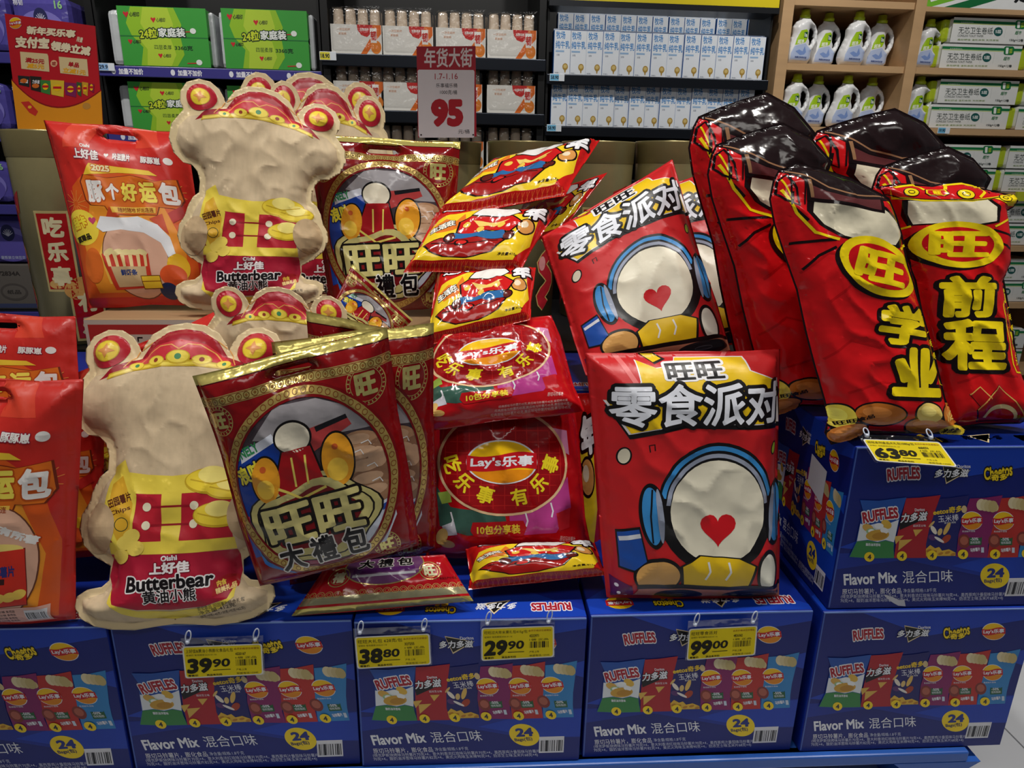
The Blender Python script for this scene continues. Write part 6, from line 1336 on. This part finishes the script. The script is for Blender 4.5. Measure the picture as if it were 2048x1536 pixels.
hatp = [(960, 0), (1000, 100), (1200, 135), (1560, 150), (1760, 110), (1960, 60), (2000, 100), (1960, 190), (1880, 200), (1760, 130), (1560, 170), (1200, 158), (1000, 120)]
a.P('hat_print', YL, 2, hatp); a.line('hat_print', KK, 2.6, [(960, 60), (1040, 118), (1300, 142), (1560, 158), (1740, 128), (1960, 70)], 8)
a.line('hat_print', YL, 1.4, [(1010, -5), (1180, -40), (1230, 30)], 24); a.line('hat_print', YL, 1.4, [(1390, 30), (1420, -30), (1560, -50), (1700, -10), (1700, 60), (1640, 120)], 24); a.line('hat_print', KK, 1.2, [(985, -10), (1180, -60), (1300, -35), (1420, -55), (1560, -70), (1730, -30), (1740, 70)], 12)
for x, y, r_ in ((1120, 55, 56), (1530, 85, 64), (1850, 120, 46)): a.E('hat_print', KK, 3, x, y, r_ + 8, r_ * .8 + 6); a.E('hat_print', YL, 3.5, x, y, r_, r_ * .8); a.ring('hat_print', KK, 4, x, y, r_ * .5, r_ * .4, 7, n=24)
a.P('hat_badge', KK, 3, grow([(1240, 30), (1390, 30), (1400, 80), (1370, 100), (1260, 96), (1232, 70)], 1.08)); a.P('hat_badge', YL, 3.5, [(1240, 30), (1390, 30), (1400, 80), (1370, 100), (1260, 96), (1232, 70)]); a.P('hat_badge', RR, 4, grow([(1240, 30), (1390, 30), (1400, 80), (1370, 100), (1260, 96), (1232, 70)], .84)); a.T('hat_badge', '旺', YL, 4.6, (1285, 65), (1352, 67), 42, .07)
a.tile(1528, 760)
for pts in ([(1540, 170), (1620, 120), (1700, 190), (1640, 260)], [(1600, 260), (1760, 110), (1900, 200), (2000, 300), (1640, 330)]): a.P('hill_print', KK, 1, grow(pts, 1.06)); a.P('hill_print', (170, 14, 20), 1.7, pts); a.line('hill_print', (226, 170, 90), 2.2, pts[:-1], 8)
a.arc('hill_print', (226, 206, 150), 3, 1800, 310, 140, 90, 26, math.pi * 1.02, math.pi * 1.98); a.T('lettering', '净含量', (150, 120, 30), 3, (1930, 300), (2040, 300), 40, .03)
a.px()
of = [tuple(a.p(t)) for t in ((1757, 374), (1800, 364), (1835, 368), (1866, 372), (1890, 364), (1930, 364), (1968, 380), (2005, 392), (2030, 398), (2038, 414), (2028, 432), (2016, 440), (2024, 500), (2026, 560), (2010, 605), (2018, 680), (2040, 760), (2075, 832), (2040, 846), (1960, 850), (1882, 862), (1880, 800), (1864, 720), (1838, 600), (1812, 520), (1796, 460), (1776, 410))]
a.raw(); a.P('edge_print', KK, .2, of, [[tuple(np.array(p_) + .4 * n_) for p_, n_ in zip(of, inward(of))][::-1]])
fort = Pouch(TW, 60, of, (208, 20, 24), a, cell=.65, seal=.5, round_=7, kind='film', wr=.75)
bag('fortune_bag', 'tall red bag with red and gold hat of fortune at far right', 'snack bag', None, fort, [(1880, 862), (2075, 838), (2040, 366), (1755, 372)], (1.2, 1.2, 1.3, 1.3), 4.4, 1.9)
